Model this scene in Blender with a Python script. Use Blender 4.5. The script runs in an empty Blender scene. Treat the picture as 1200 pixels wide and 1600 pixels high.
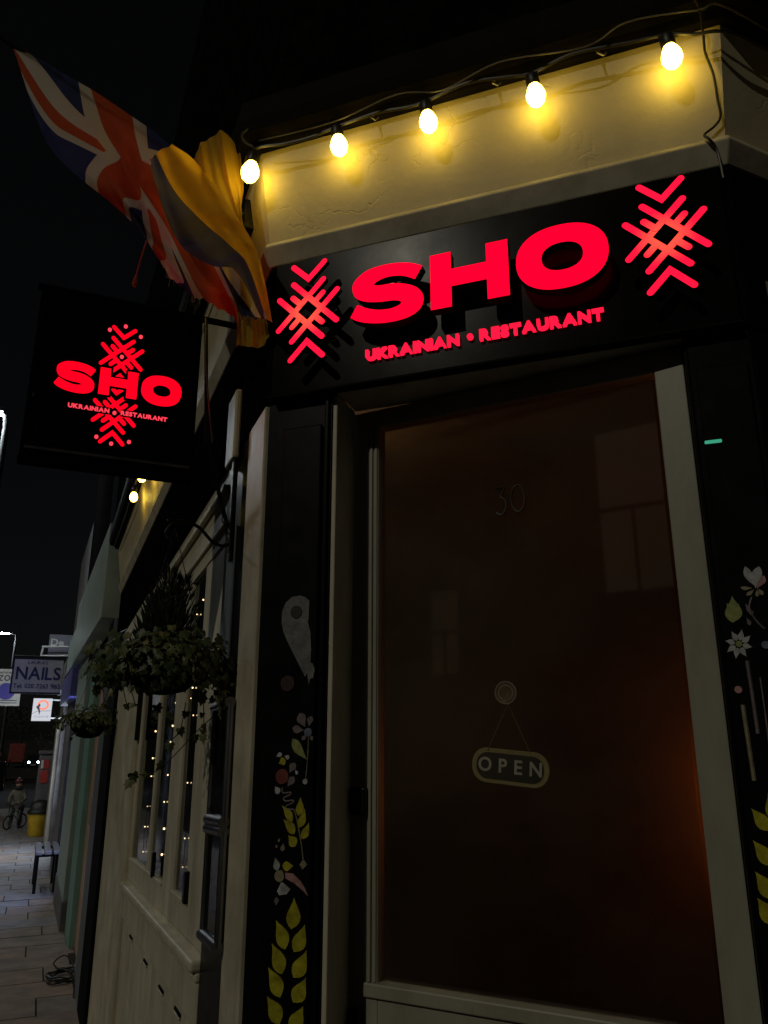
import bpy, bmesh, math, random
from mathutils import Vector, Matrix
R = math.radians
random.seed(7)
sc = bpy.context.scene
col = sc.collection

# ------------------------------------------------------------------ camera
cd = bpy.data.cameras.new('camera'); cam = bpy.data.objects.new('camera', cd); col.objects.link(cam)
cd.sensor_fit = 'VERTICAL'; cd.sensor_height = 24.0; cd.lens = 18.0; cd.clip_start = 0.02; cd.clip_end = 2000
cam.location = (0, -1.64, 1.504); cam.rotation_euler = (R(90 + 16.28), 0, R(20.13))
sc.camera = cam
# ------------------------------------------------------------------ night sky, one weak lamp-light direction, exposure
SUN_DIR = Vector((.325, 1.0, -.707)).normalized()
w = bpy.data.worlds.new('World'); sc.world = w; w.use_nodes = True
nt = w.node_tree; bg = nt.nodes['Background']
sky = nt.nodes.new('ShaderNodeTexSky'); sky.sky_type = 'NISHITA'; sky.sun_disc = False
sky.sun_elevation = math.asin(-SUN_DIR.z); sky.sun_rotation = math.atan2(-SUN_DIR.x, -SUN_DIR.y)
hsv = nt.nodes.new('ShaderNodeHueSaturation'); hsv.inputs['Saturation'].default_value = .35
nt.links.new(sky.outputs[0], hsv.inputs['Color']); nt.links.new(hsv.outputs[0], bg.inputs[0]); bg.inputs[1].default_value = 0.0007
sd = bpy.data.lights.new('sun', 'SUN'); sd.energy = 0.36; sd.angle = R(0.6); sd.color = (1.0, .93, .74)
sun = bpy.data.objects.new('sun', sd); col.objects.link(sun); sun.rotation_euler = SUN_DIR.to_track_quat('-Z', 'Y').to_euler()
sc.view_settings.view_transform = 'Standard'; sc.view_settings.look = 'None'
sc.view_settings.exposure = 0.0; sc.view_settings.gamma = 1.0; sc.view_settings.use_curve_mapping = False
sc.render.engine = 'CYCLES'; sc.cycles.use_denoising = True; sc.cycles.max_bounces = 5
sc.cycles.sample_clamp_indirect = 3.0
sc.cycles.use_light_tree = True

# ------------------------------------------------------------------ frames of the place
K = .04966                                              # the side street falls 5 %
P0 = Vector((-.9232, 0, 0)); P1 = Vector((.2264, 0, 0))
ET = Vector((math.cos(R(133.429)), math.sin(R(133.429)), 0)); EO = Vector((-ET.y, ET.x, 0))
RT = Vector((.70711, .70711, 0)); RO = Vector((.70711, -.70711, 0))
T0 = 4.25
PN = P0 + ET * T0
NT = Vector((math.cos(R(134.07)), math.sin(R(134.07)), 0)); NO = Vector((-NT.y, NT.x, 0))
def FC(x, o, z): return Vector((x, -o, z))                                  # splayed corner with the door
def FS(t, o, z): return P0 + ET * t + EO * o + Vector((0, 0, z - K * t))    # shop front along the falling street
def FR(t, o, z): return P1 + RT * t + RO * o + Vector((0, 0, z))            # front round the other side
def FN(t, o, z): return PN + NT * t + NO * o + Vector((0, 0, z))            # neighbouring shops
def FW(x, y, z): return Vector((x, y, z))
def zg(t):                                              # ground height along the street
    if t < T0: return -K * t
    if t < 17: return -K * T0 - .026 * (t - T0)
    if t < 110: return -K * T0 - .026 * (17 - T0) - .0175 * (t - 17)
    return -K * T0 - .026 * (17 - T0) - .0175 * 93
def gN(t): return zg(t + T0)

# ------------------------------------------------------------------ mesh helpers
class MB:
    def __init__(s): s.v = []; s.f = []; s.m = []; s.uv = None
    def add(s, vs, fs, mi=0):
        b = len(s.v); s.v += [Vector(p) for p in vs]; s.f += [[b + i for i in f] for f in fs]; s.m += [mi] * len(fs); return s
    def box(s, F, a0, a1, o0, o1, z0, z1, mi=0):
        vs = [F(a, o, z) for z in (z0, z1) for (a, o) in ((a0, o0), (a1, o0), (a1, o1), (a0, o1))]
        return s.add(vs, [(0, 3, 2, 1), (4, 5, 6, 7), (0, 1, 5, 4), (1, 2, 6, 5), (2, 3, 7, 6), (3, 0, 4, 7)], mi)
    def tube(s, pts, r, n=8, mi=0, cap=True):
        pts = [Vector(p) for p in pts]; rs = r if isinstance(r, (list, tuple)) else [r] * len(pts)
        vs = []; fs = []; prev = None
        for i, p in enumerate(pts):
            d = (pts[min(i + 1, len(pts) - 1)] - pts[max(i - 1, 0)])
            if d.length < 1e-9: d = Vector((0, 0, 1))
            d.normalize()
            if prev is None: u = d.orthogonal().normalized()
            else: u = (prev - d * prev.dot(d)); u = u.normalized() if u.length > 1e-6 else d.orthogonal().normalized()
            prev = u; q = d.cross(u)
            vs += [p + (u * math.cos(2 * math.pi * k / n) + q * math.sin(2 * math.pi * k / n)) * rs[i] for k in range(n)]
        for i in range(len(pts) - 1):
            for k in range(n): fs.append((i * n + k, i * n + (k + 1) % n, (i + 1) * n + (k + 1) % n, (i + 1) * n + k))
        if cap: fs += [tuple(range(n))[::-1], tuple(range((len(pts) - 1) * n, len(pts) * n))]
        return s.add(vs, fs, mi)
    def lathe(s, c, prof, n=16, ax=(0, 0, 1), mi=0):     # prof: (radius, height)
        ax = Vector(ax).normalized(); u = ax.orthogonal().normalized(); q = ax.cross(u); c = Vector(c)
        vs = []; fs = []
        for (r, h) in prof: vs += [c + ax * h + (u * math.cos(2 * math.pi * k / n) + q * math.sin(2 * math.pi * k / n)) * max(r, 1e-4) for k in range(n)]
        for i in range(len(prof) - 1):
            for k in range(n): fs.append((i * n + k, i * n + (k + 1) % n, (i + 1) * n + (k + 1) % n, (i + 1) * n + k))
        fs += [tuple(range(n))[::-1], tuple(range((len(prof) - 1) * n, len(prof) * n))]
        return s.add(vs, fs, mi)
    def ball(s, c, r, n=12, sc=(1, 1, 1), mi=0):
        c = Vector(c); m = n // 2; vs = [c + Vector((0, 0, -r * sc[2]))]; fs = []
        for i in range(1, m):
            a = -math.pi / 2 + math.pi * i / m
            vs += [c + Vector((r * sc[0] * math.cos(a) * math.cos(2 * math.pi * k / n), r * sc[1] * math.cos(a) * math.sin(2 * math.pi * k / n), r * sc[2] * math.sin(a))) for k in range(n)]
        vs.append(c + Vector((0, 0, r * sc[2]))); L = len(vs) - 1
        for k in range(n):
            fs.append((0, 1 + (k + 1) % n, 1 + k)); fs.append((L, L - n + k, L - n + (k + 1) % n))
        for i in range(m - 2):
            for k in range(n): fs.append((1 + i * n + k, 1 + i * n + (k + 1) % n, 1 + (i + 1) * n + (k + 1) % n, 1 + (i + 1) * n + k))
        return s.add(vs, fs, mi)
    def plate(s, F, pts, o0, o1, mi=0, side=None):       # polygon (a, z) standing between two depths; front at o1
        n = len(pts); side = mi if side is None else side
        b = len(s.v); s.v += [F(a, o1, z) for a, z in pts] + [F(a, o0, z) for a, z in pts]
        s.f.append(list(range(b, b + n))); s.m.append(mi)
        s.f.append(list(range(b + n, b + 2 * n))[::-1]); s.m.append(side)
        for k in range(n): s.f.append([b + k, b + n + k, b + n + (k + 1) % n, b + (k + 1) % n]); s.m.append(side)
        return s
    def ring(s, F, out, inn, o0, o1, mi=0, side=None):
        n = len(out); side = mi if side is None else side; b = len(s.v)
        s.v += [F(a, o1, z) for a, z in out] + [F(a, o1, z) for a, z in inn] + [F(a, o0, z) for a, z in out] + [F(a, o0, z) for a, z in inn]
        for k in range(n):
            j = (k + 1) % n
            s.f.append([b + k, b + j, b + n + j, b + n + k]); s.m.append(mi)
            s.f.append([b + k, b + 2 * n + k, b + 2 * n + j, b + j]); s.m.append(side)
            s.f.append([b + n + k, b + n + j, b + 3 * n + j, b + 3 * n + k]); s.m.append(side)
        return s
    def sweep(s, prof, path):                            # prof: (o, z) section swept along a mitred path of (point, miter, dz)
        n = len(prof); b = len(s.v)
        for (p, m, dz) in path: s.v += [p + m * o + Vector((0, 0, z + dz)) for (o, z) in prof]
        for i in range(len(path) - 1):
            for k in range(n): s.f.append([b + i * n + k, b + i * n + (k + 1) % n, b + (i + 1) * n + (k + 1) % n, b + (i + 1) * n + k]); s.m.append(0)
        s.f.append([b + k for k in range(n)]); s.m.append(0); s.f.append([b + (len(path) - 1) * n + k for k in range(n)][::-1]); s.m.append(0)
        return s
    def build(s, name, mat, parent=None, bevel=0, smooth=False, org=None):
        if parent is not None: org = ORG[parent.name]
        elif org is None:
            xs = [p.x for p in s.v]; ys = [p.y for p in s.v]; zs = [p.z for p in s.v]
            org = Vector(((min(xs) + max(xs)) / 2, (min(ys) + max(ys)) / 2, min(zs)))
        me = bpy.data.meshes.new(name); me.from_pydata([tuple(p - org) for p in s.v], [], s.f)
        for m in (mat if isinstance(mat, (list, tuple)) else [mat]): me.materials.append(MAT[m])
        if any(s.m): me.polygons.foreach_set('material_index', s.m)
        bm = bmesh.new(); bm.from_mesh(me); bmesh.ops.recalc_face_normals(bm, faces=bm.faces); bm.to_mesh(me); bm.free()
        if smooth: me.polygons.foreach_set('use_smooth', [True] * len(me.polygons))
        me.update()
        o = bpy.data.objects.new(name, me); col.objects.link(o)
        if parent is not None: o.parent = parent
        else: o.location = org
        ORG[o.name] = Vector(org)
        if bevel:
            b = o.modifiers.new('bevel', 'BEVEL'); b.width = bevel; b.segments = 2; b.limit_method = 'ANGLE'; b.angle_limit = R(40)
        if smooth:
            try: me.set_sharp_from_angle(angle=R(50))
            except Exception: pass
        return o
ORG = {}
def thing(name, label, cat, loc, group=None):
    o = bpy.data.objects.new(name, None); col.objects.link(o); o.location = loc; o.empty_display_size = .05
    ORG[o.name] = Vector(loc); return tag(o, label, cat, group)
def tag(o, label=None, cat=None, group=None, kind=None):
    if label: o['label'] = label
    if cat: o['category'] = cat
    if group: o['group'] = group
    if kind: o['kind'] = kind
    return o
def crom(pts, n=6, closed=False):
    out = []; N = len(pts); pts = [Vector(p) for p in pts]
    for i in range(N if closed else N - 1):
        g = (lambda k: pts[k % N]) if closed else (lambda k: pts[max(0, min(N - 1, k))])
        a, b, c, d = g(i - 1), g(i), g(i + 1), g(i + 2)
        for k in range(n):
            t = k / n
            out.append(.5 * ((2 * b) + (c - a) * t + (2 * a - 5 * b + 4 * c - d) * t * t + (3 * b - a - 3 * c + d) * t ** 3))
    if not closed: out.append(pts[-1])
    return out
def box_obj(name, mat, parent, F, *d, bevel=0): return MB().box(F, *d).build(name, mat, parent, bevel=bevel)

# ------------------------------------------------------------------ materials
MAT = {}
def mat(name, c, rough=.6, metal=0, var=.12, scale=6, bump=.08, bscale=60, spec=.5, emis=None, es=0, c2=None, detail=5, stretch=(1, 1, 1)):
    m = bpy.data.materials.new(name); m.use_nodes = True; n = m.node_tree.nodes; l = m.node_tree.links; b = n['Principled BSDF']
    b.inputs['Base Color'].default_value = (*c, 1); b.inputs['Roughness'].default_value = rough; b.inputs['Metallic'].default_value = metal
    b.inputs['Specular IOR Level'].default_value = spec
    if emis: b.inputs['Emission Color'].default_value = (*emis, 1); b.inputs['Emission Strength'].default_value = es
    if var or bump:
        tc = n.new('ShaderNodeTexCoord'); mp = n.new('ShaderNodeMapping'); mp.inputs['Scale'].default_value = stretch
        l.new(tc.outputs['Object'], mp.inputs[0])
    if var:
        t = n.new('ShaderNodeTexNoise'); t.inputs['Scale'].default_value = scale; t.inputs['Detail'].default_value = detail; t.inputs['Roughness'].default_value = .65
        l.new(mp.outputs[0], t.inputs['Vector'])
        r = n.new('ShaderNodeValToRGB'); r.color_ramp.elements[0].position = .3; r.color_ramp.elements[1].position = .7
        lo = c2 or tuple(x * (1 - 2.2 * var) for x in c); hi = tuple(min(1, x * (1 + var)) for x in c)
        r.color_ramp.elements[0].color = (*lo, 1); r.color_ramp.elements[1].color = (*hi, 1)
        l.new(t.outputs[0], r.inputs[0]); l.new(r.outputs[0], b.inputs['Base Color'])
        mr = n.new('ShaderNodeMapRange'); mr.inputs[3].default_value = max(.03, rough - .12); mr.inputs[4].default_value = min(1, rough + .12)
        l.new(t.outputs[0], mr.inputs[0]); l.new(mr.outputs[0], b.inputs['Roughness'])
    if bump:
        t2 = n.new('ShaderNodeTexNoise'); t2.inputs['Scale'].default_value = bscale; t2.inputs['Detail'].default_value = 4
        l.new(mp.outputs[0], t2.inputs['Vector']); bp = n.new('ShaderNodeBump'); bp.inputs['Strength'].default_value = bump; bp.inputs['Distance'].default_value = .01
        l.new(t2.outputs[0], bp.inputs['Height']); l.new(bp.outputs[0], b.inputs['Normal'])
    MAT[name] = m; return m
def emit(name, c, s, c2=None):
    m = bpy.data.materials.new(name); m.use_nodes = True; n = m.node_tree.nodes; n.remove(n['Principled BSDF'])
    e = n.new('ShaderNodeEmission'); e.inputs[0].default_value = (*c, 1); e.inputs[1].default_value = s
    m.node_tree.links.new(e.outputs[0], n['Material Output'].inputs[0]); MAT[name] = m; return m
def glass(name, tint=(1, 1, 1), fres=1.45, rough=.02):
    m = bpy.data.materials.new(name); m.use_nodes = True; n = m.node_tree.nodes; l = m.node_tree.links; n.remove(n['Principled BSDF'])
    t = n.new('ShaderNodeBsdfTransparent'); t.inputs[0].default_value = (*tint, 1)
    g = n.new('ShaderNodeBsdfGlossy'); g.inputs['Roughness'].default_value = rough
    f = n.new('ShaderNodeFresnel'); f.inputs[0].default_value = fres; x = n.new('ShaderNodeMixShader')
    l.new(f.outputs[0], x.inputs[0]); l.new(t.outputs[0], x.inputs[1]); l.new(g.outputs[0], x.inputs[2]); l.new(x.outputs[0], n['Material Output'].inputs[0])
    MAT[name] = m; return m
class X:                                                 # tiny node-maths helper
    nt = None
    def __init__(s, k): s.k = k
    def op(s, o, b=0.0):
        nd = X.nt.nodes.new('ShaderNodeMath'); nd.operation = o
        for i, v in enumerate((s, b)):
            if isinstance(v, X): X.nt.links.new(v.k, nd.inputs[i])
            else: nd.inputs[i].default_value = v
        return X(nd.outputs[0])
    def __add__(s, b): return s.op('ADD', b)
    def __sub__(s, b): return s.op('SUBTRACT', b)
    def __mul__(s, b): return s.op('MULTIPLY', b)
    def lt(s, b): return s.op('LESS_THAN', b)
    def gt(s, b): return s.op('GREATER_THAN', b)
    def abs(s): return s.op('ABSOLUTE')

mat('cream', (.62, .58, .44), .5, var=.10, scale=5, bump=.10, bscale=25, c2=(.40, .36, .25))
mat('cream_dirty', (.64, .60, .47), .5, var=.12, scale=9, bump=.10, bscale=30, c2=(.46, .42, .31), stretch=(1, 1, .35))
def wear(name, dirt=(.16, .14, .10), amt=.28):           # chips, rubs and run marks on old paint
    m = MAT[name]; n = m.node_tree.nodes; l = m.node_tree.links; b = n['Principled BSDF']; src = b.inputs['Base Color'].links[0].from_socket
    tc = n.new('ShaderNodeTexCoord'); fac = None
    for sc_, lo, hi, st in ((60, .66, .74, (1, 1, .6)), (7, .55, .80, (2.2, 2.2, .16))):
        mp = n.new('ShaderNodeMapping'); mp.inputs['Scale'].default_value = st; l.new(tc.outputs['Object'], mp.inputs[0])
        a = n.new('ShaderNodeTexNoise'); a.inputs['Scale'].default_value = sc_; a.inputs['Detail'].default_value = 6; l.new(mp.outputs[0], a.inputs['Vector'])
        r = n.new('ShaderNodeMapRange'); r.inputs[1].default_value = lo; r.inputs[2].default_value = hi; r.inputs[4].default_value = amt; l.new(a.outputs[0], r.inputs[0])
        x = n.new('ShaderNodeMixRGB'); l.new(r.outputs[0], x.inputs[0]); l.new(src, x.inputs[1]); x.inputs[2].default_value = (*dirt, 1); src = x.outputs[0]
    l.new(src, b.inputs['Base Color'])
mat('white_paint', (.35, .34, .27), .45, var=.08, scale=8, bump=.06, c2=(.27, .26, .20), stretch=(1, 1, .3))
for k in ('cream', 'cream_dirty', 'white_paint'): wear(k)
mat('black_gloss', (.006, .006, .007), .34, var=.2, scale=12, bump=.03, bscale=18, spec=.10)
mat('black_matt', (.007, .007, .008), .85, var=.3, scale=10, bump=.15, spec=.05)
mat('black_board', (.005, .005, .006), .95, var=.2, scale=10, bump=.1, spec=0.0)
mat('sign_black', (.004, .0035, .004), .22, var=.10, scale=3, bump=.006, bscale=30, spec=.055)
mat('grey_blue', (.13, .15, .17), .5, var=.15, stretch=(1, 1, .3))
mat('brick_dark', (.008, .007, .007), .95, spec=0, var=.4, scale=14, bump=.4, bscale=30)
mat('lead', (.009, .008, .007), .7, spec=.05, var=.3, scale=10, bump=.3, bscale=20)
mat('iron', (.012, .012, .013), .42, metal=.6, var=.3, scale=30, bump=.2, bscale=90)
mat('steel', (.24, .24, .255), .38, metal=1, var=.15, scale=14, bump=.03, stretch=(1, 1, .2))
mat('rubber', (.010, .010, .010), .6, var=.2)
mat('cable_black', (.010, .010, .010), .45, var=0, bump=0)
mat('cable_grey', (.06, .055, .05), .5, var=.2, bump=0)
mat('side_dark', (.006, .003, .003), .6, var=0, bump=0, spec=.1)
emit('neon', (1.0, .0, .024), 1.35)
emit('neon_tube', (1.0, .008, .042), 1.4)
emit('neon_motif', (1.0, .008, .042), 1.5)
emit('neon_hang', (1.0, .0, .012), 1.3)
emit('neon_edge', (1.0, .05, .085), 1.2)
emit('bulb_glow', (1.0, .66, .080), 16)
emit('bulb_far', (1.0, .72, .25), 20)
emit('fairy', (1.0, .70, .36), 2.6)
emit('led_green', (.10, .75, .45), .45)
emit('lamp_white', (.86, .95, 1.0), 430)
emit('headlamp', (.75, .92, 1.0), 26)
emit('tail_red', (1.0, .06, .02), 4)
emit('tail_amber', (1.0, .25, .04), 5)
emit('lightbox', (.80, .82, .90), .75)
emit('salon', (.40, .48, .95), 9)
emit('inner_lamp', (1.0, .22, .035), 12)
emit('fill', (1.0, .68, .40), 7)  # glow of the unseen lamp added to brighten the inner wall
emit('mirror_pane_glow', (1.0, .80, .55), .06)  # glow added to a dark pane so it shows in the door reflection
emit('pale_wall_glow', (1.0, .74, .52), .10)  # added glow stands in for a lamp-lit pale wall
emit('pavement_fill', (.72, .82, 1.0), 5.0)  # glow added to brighten the far pavement, source out of sight
glass('pane', (.92, .90, .84), 1.42, .03)
def dusty(name):
    m = MAT[name]; n = m.node_tree.nodes; l = m.node_tree.links; out = n['Material Output']; src = out.inputs[0].links[0].from_socket
    tc = n.new('ShaderNodeTexCoord'); mp = n.new('ShaderNodeMapping'); mp.inputs['Rotation'].default_value = (.4, .9, .5); mp.inputs['Scale'].default_value = (1, 1, 1.3)
    a = n.new('ShaderNodeTexNoise'); a.inputs['Scale'].default_value = 1.6; a.inputs['Detail'].default_value = 5; a.inputs['Roughness'].default_value = .55
    l.new(tc.outputs['Object'], mp.inputs[0]); l.new(mp.outputs[0], a.inputs['Vector'])
    r = n.new('ShaderNodeMapRange'); r.inputs[1].default_value = .38; r.inputs[2].default_value = .78; r.inputs[3].default_value = .006; r.inputs[4].default_value = .045
    l.new(a.outputs[0], r.inputs[0]); d = n.new('ShaderNodeBsdfDiffuse'); d.inputs[0].default_value = (.55, .46, .36, 1)
    x = n.new('ShaderNodeMixShader'); l.new(r.outputs[0], x.inputs[0]); l.new(src, x.inputs[1]); l.new(d.outputs[0], x.inputs[2]); l.new(x.outputs[0], out.inputs[0])
dusty('pane')
glass('pane_window', (.80, .80, .76), 1.5, .04)
mat('clear_plastic', (.42, .40, .36), .15, var=0, bump=0)
MAT['clear_plastic'].node_tree.nodes['Principled BSDF'].inputs['Alpha'].default_value = .22
for k in ('neon_tube', 'neon_hang', 'neon_edge', 'fairy', 'led_green', 'headlamp', 'tail_red', 'tail_amber'): MAT[k].cycles.emission_sampling = 'NONE'
def hot_motif():                                        # the motif's lamp sits in its middle: tubes run hotter there
    m = MAT['neon_motif']; m.cycles.emission_sampling = 'NONE'; n = m.node_tree.nodes; l = m.node_tree.links; e = [q for q in n if q.type == 'EMISSION'][0]
    g = n.new('ShaderNodeNewGeometry'); ds = []
    for c in ((-.786, -.08, 2.536), (.079, -.08, 2.546)):
        d = n.new('ShaderNodeVectorMath'); d.operation = 'DISTANCE'; l.new(g.outputs['Position'], d.inputs[0]); d.inputs[1].default_value = c; ds.append(d.outputs['Value'])
    mn = n.new('ShaderNodeMath'); mn.operation = 'MINIMUM'; l.new(ds[0], mn.inputs[0]); l.new(ds[1], mn.inputs[1])
    r = n.new('ShaderNodeValToRGB'); r.color_ramp.interpolation = 'EASE'; mr = n.new('ShaderNodeMapRange'); mr.inputs[1].default_value = .012; mr.inputs[2].default_value = .075
    l.new(mn.outputs[0], mr.inputs[0]); l.new(mr.outputs[0], r.inputs[0])
    r.color_ramp.elements[0].color = (1.0, .075, .045, 1); r.color_ramp.elements[1].color = (1.0, .006, .036, 1); l.new(r.outputs[0], e.inputs[0])
hot_motif()
mat('inner_wall', (.155, .115, .07), .8, var=.22, scale=1.6, bump=.1)
mat('inner_dark', (.034, .022, .014), .7, var=.2)
mat('inner_cream', (.28, .21, .15), .7, var=.12)
mat('wood', (.22, .10, .045), .5, var=.25, stretch=(1, 1, .15))
mat('pale_wood', (.38, .35, .20), .5, var=.12, scale=20)
mat('board_black', (.02, .021, .024), .6, var=.15)
mat('chalk_white', (.62, .64, .70), .6, var=.1)
mat('pane_tone', (.62, .52, .36), .9, var=.25, scale=7, bump=.1)  # brown light seen in the window panes, put into a backing colour
mat('string', (.22, .15, .09), .8, var=0, bump=0)
mat('brass', (.014, .009, .006), .5, var=.2)
ARTC = dict(y=(.46, .42, .012), g=(.30, .33, .10), o=(.30, .27, .16), n=(.20, .16, .17), b=(.16, .21, .33), r=(.20, .035, .025), w=(.48, .48, .50), w2=(.17, .17, .17), p=(.46, .24, .24), k=(.01, .01, .01), r2=(.035, .006, .005))
for k, c in ARTC.items(): mat('paint_' + k, c, .55, var=.22, scale=45, bump=.08, bscale=120)
mat('teal', (.31, .39, .36), .5, var=.15, scale=5, c2=(.21, .28, .26), stretch=(1, 1, .4))
mat('teal_pale', (.17, .32, .28), .5, var=.12, stretch=(1, 1, .3))
mat('green_end', (.20, .30, .10), .5, var=.1)
mat('pink_door', (.46, .27, .20), .5, var=.15, stretch=(1, 1, .2))
mat('navy', (.02, .024, .05), .5, var=.2)
mat('violet', (.10, .10, .30), .45, var=.12)
mat('grey_wall', (.13, .125, .13), .8, var=.2)
mat('sign_pale', (.56, .55, .64), .5, var=.1, scale=4)
mat('sign_cream', (.42, .40, .34), .6, var=.1)
mat('print_navy', (.03, .03, .14), .5, var=0, bump=0)
mat('print_dark', (.035, .035, .05), .5, var=0, bump=0)
mat('print_grey', (.20, .20, .25), .5, var=0, bump=0)
mat('print_white', (.62, .62, .62), .5, var=0, bump=0)
mat('print_violet', (.06, .05, .22), .5, var=0, bump=0)
mat('roundel', (.5, .10, .05), .5, var=0, bump=0, emis=(1, .22, .10), es=.75)
mat('lamp_paint', (.05, .052, .055), .6, var=.2, spec=.2)
mat('slab', (.24, .19, .15), .75, var=.22, scale=5, bump=.25, bscale=70)
mat('slab_brown', (.27, .19, .135), .72, var=.22, scale=5, bump=.25, bscale=70)
mat('slab_grey', (.21, .20, .20), .7, var=.2, scale=6, bump=.25, bscale=70)
mat('joint', (.05, .045, .04), .95, spec=.05, var=.3, scale=20, bump=.4)
mat('asphalt', (.05, .05, .055), .85, spec=.08, var=.3, scale=3, bump=.3, bscale=120)
mat('kerb', (.22, .21, .20), .8, var=.2)
mat('soil', (.02, .014, .010), .95, var=.3, bump=.5)
mat('ivy', (.055, .085, .030), .5, var=.25, scale=30, c2=(.02, .035, .012))
mat('ivy_pale', (.14, .15, .055), .5, var=.25, scale=25, c2=(.06, .07, .025))
mat('conifer', (.022, .036, .018), .6, var=.3, scale=20)
mat('stem', (.06, .045, .022), .8, var=.3)
mat('bark', (.04, .032, .025), .9, var=.3, bump=.5)
mat('leaf_night', (.05, .055, .03), .7, var=.3)
mat('bin_yellow', (.55, .36, .02), .45, var=.15)
mat('bin_black', (.015, .015, .013), .5, var=.2)
mat('slat', (.17, .17, .18), .6, var=.2)
mat('skin', (.45, .28, .20), .55, var=.08, bump=0)
mat('jacket', (.19, .165, .12), .85, var=.15)
mat('trousers', (.05, .035, .035), .85, var=.2)
mat('coat', (.022, .022, .030), .85, var=.2)
mat('helmet', (.09, .02, .02), .25, var=.1)
mat('bike_frame', (.10, .20, .12), .35, var=.1)
mat('car_paint', (.03, .035, .045), .25, metal=.3, var=.1, bump=0)
mat('bus_red', (.42, .10, .09), .4, var=.12)
mat('car_glass', (.015, .018, .022), .1, var=0, bump=0)
mat('sticker_red', (.5, .05, .04), .5, var=.2, scale=20)
mat('flag_yellow', (.62, .40, .03), .8, var=.12, scale=12, bump=.1)
def translucent(name, c, f=.6):
    m = MAT[name]; n = m.node_tree.nodes; l = m.node_tree.links; b = n['Principled BSDF']; tr = n.new('ShaderNodeBsdfTranslucent'); tr.inputs[0].default_value = (*c, 1)
    mx = n.new('ShaderNodeMixShader'); mx.inputs[0].default_value = f; l.new(b.outputs[0], mx.inputs[1]); l.new(tr.outputs[0], mx.inputs[2]); l.new(mx.outputs[0], n['Material Output'].inputs[0])
translucent('flag_yellow', (.70, .42, .03))
mat('pole_black', (.012, .012, .012), .3, var=.2)


def fascia_material():
    m = mat('fascia', (.56, .50, .33), .55, var=.08, scale=3, bump=0, c2=(.47, .41, .26)); n = m.node_tree.nodes; l = m.node_tree.links; b = n['Principled BSDF']
    tc = n.new('ShaderNodeTexCoord'); v = n.new('ShaderNodeTexVoronoi'); v.feature = 'DISTANCE_TO_EDGE'; v.inputs['Scale'].default_value = 5.5
    wn = n.new('ShaderNodeTexNoise'); wn.inputs['Scale'].default_value = 9; wn.inputs['Detail'].default_value = 6
    mx = n.new('ShaderNodeMixRGB'); mx.inputs[0].default_value = .22; l.new(tc.outputs['Object'], mx.inputs[1]); l.new(wn.outputs['Color'], mx.inputs[2]); l.new(mx.outputs[0], v.inputs['Vector'])
    l.new(tc.outputs['Object'], wn.inputs['Vector'])
    cr = n.new('ShaderNodeMapRange'); cr.inputs[1].default_value = 0; cr.inputs[2].default_value = .018; l.new(v.outputs['Distance'], cr.inputs[0])
    ms = n.new('ShaderNodeTexNoise'); ms.inputs['Scale'].default_value = 2.4; l.new(tc.outputs['Object'], ms.inputs['Vector'])
    mk = n.new('ShaderNodeMapRange'); mk.inputs[1].default_value = .50; mk.inputs[2].default_value = .58; l.new(ms.outputs[0], mk.inputs[0])
    inv = n.new('ShaderNodeMath'); inv.operation = 'SUBTRACT'; inv.inputs[0].default_value = 1; l.new(cr.outputs[0], inv.inputs[1])
    ck = n.new('ShaderNodeMath'); ck.operation = 'MULTIPLY'; l.new(inv.outputs[0], ck.inputs[0]); l.new(mk.outputs[0], ck.inputs[1])
    nz = n.new('ShaderNodeTexNoise'); nz.inputs['Scale'].default_value = 11; nz.inputs['Detail'].default_value = 6; nz.inputs['Roughness'].default_value = .6; l.new(tc.outputs['Object'], nz.inputs['Vector'])
    hs = n.new('ShaderNodeMath'); hs.operation = 'MULTIPLY_ADD'; l.new(ck.outputs[0], hs.inputs[0]); hs.inputs[1].default_value = -.55; l.new(nz.outputs[0], hs.inputs[2])
    bp = n.new('ShaderNodeBump'); bp.inputs['Strength'].default_value = .35; bp.inputs['Distance'].default_value = .008; l.new(hs.outputs[0], bp.inputs['Height']); l.new(bp.outputs[0], b.inputs['Normal'])
fascia_material()

# ================================================================== THE SETTING
def ground_sheet(name, m, o0, o1, ts, dz, F=FS):
    b = MB()
    for t in ts:
        p = P0 + ET * t
        for o in (o0, o1): b.v.append(p + EO * o + Vector((0, 0, zg(t) + dz)))
    for i in range(len(ts) - 1): b.f.append([2 * i, 2 * i + 1, 2 * i + 3, 2 * i + 2]); b.m.append(0)
    return b.build(name, m, org=Vector((0, 0, 0)))
ts = [-60, -6, 0, 2, T0, 10, 17, 28, 60, 110, 900]
tag(ground_sheet('ground', 'asphalt', -400, 400, ts, -.145), kind='structure')
pav = tag(ground_sheet('pavement', 'joint', -3, 2.6, [-8, 0, 2, T0, 10, 17, 27], -.012), kind='structure')
kb = MB()
for a, c in ((-8, 0), (0, T0), (T0, 17), (17, 27)):
    vs = [P0 + ET * t + EO * o + Vector((0, 0, zg(t) + z)) for z in (-.15, -.004) for (t, o) in ((a, 2.6), (c, 2.6), (c, 2.75), (a, 2.75))]
    kb.add(vs, [(0, 3, 2, 1), (4, 5, 6, 7), (0, 1, 5, 4), (1, 2, 6, 5), (2, 3, 7, 6), (3, 0, 4, 7)])
vs = [P0 + ET * t + EO * o + Vector((0, 0, zg(t) + z)) for z in (-.15, -.004) for (t, o) in ((27, -3), (27.15, -3), (27.15, 2.75), (27, 2.75))]
kb.add(vs, [(0, 3, 2, 1), (4, 5, 6, 7), (0, 1, 5, 4), (1, 2, 6, 5), (2, 3, 7, 6), (3, 0, 4, 7)])
tag(kb.build('kerb', 'kerb'), kind='structure')
slab_meshes = {}
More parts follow.
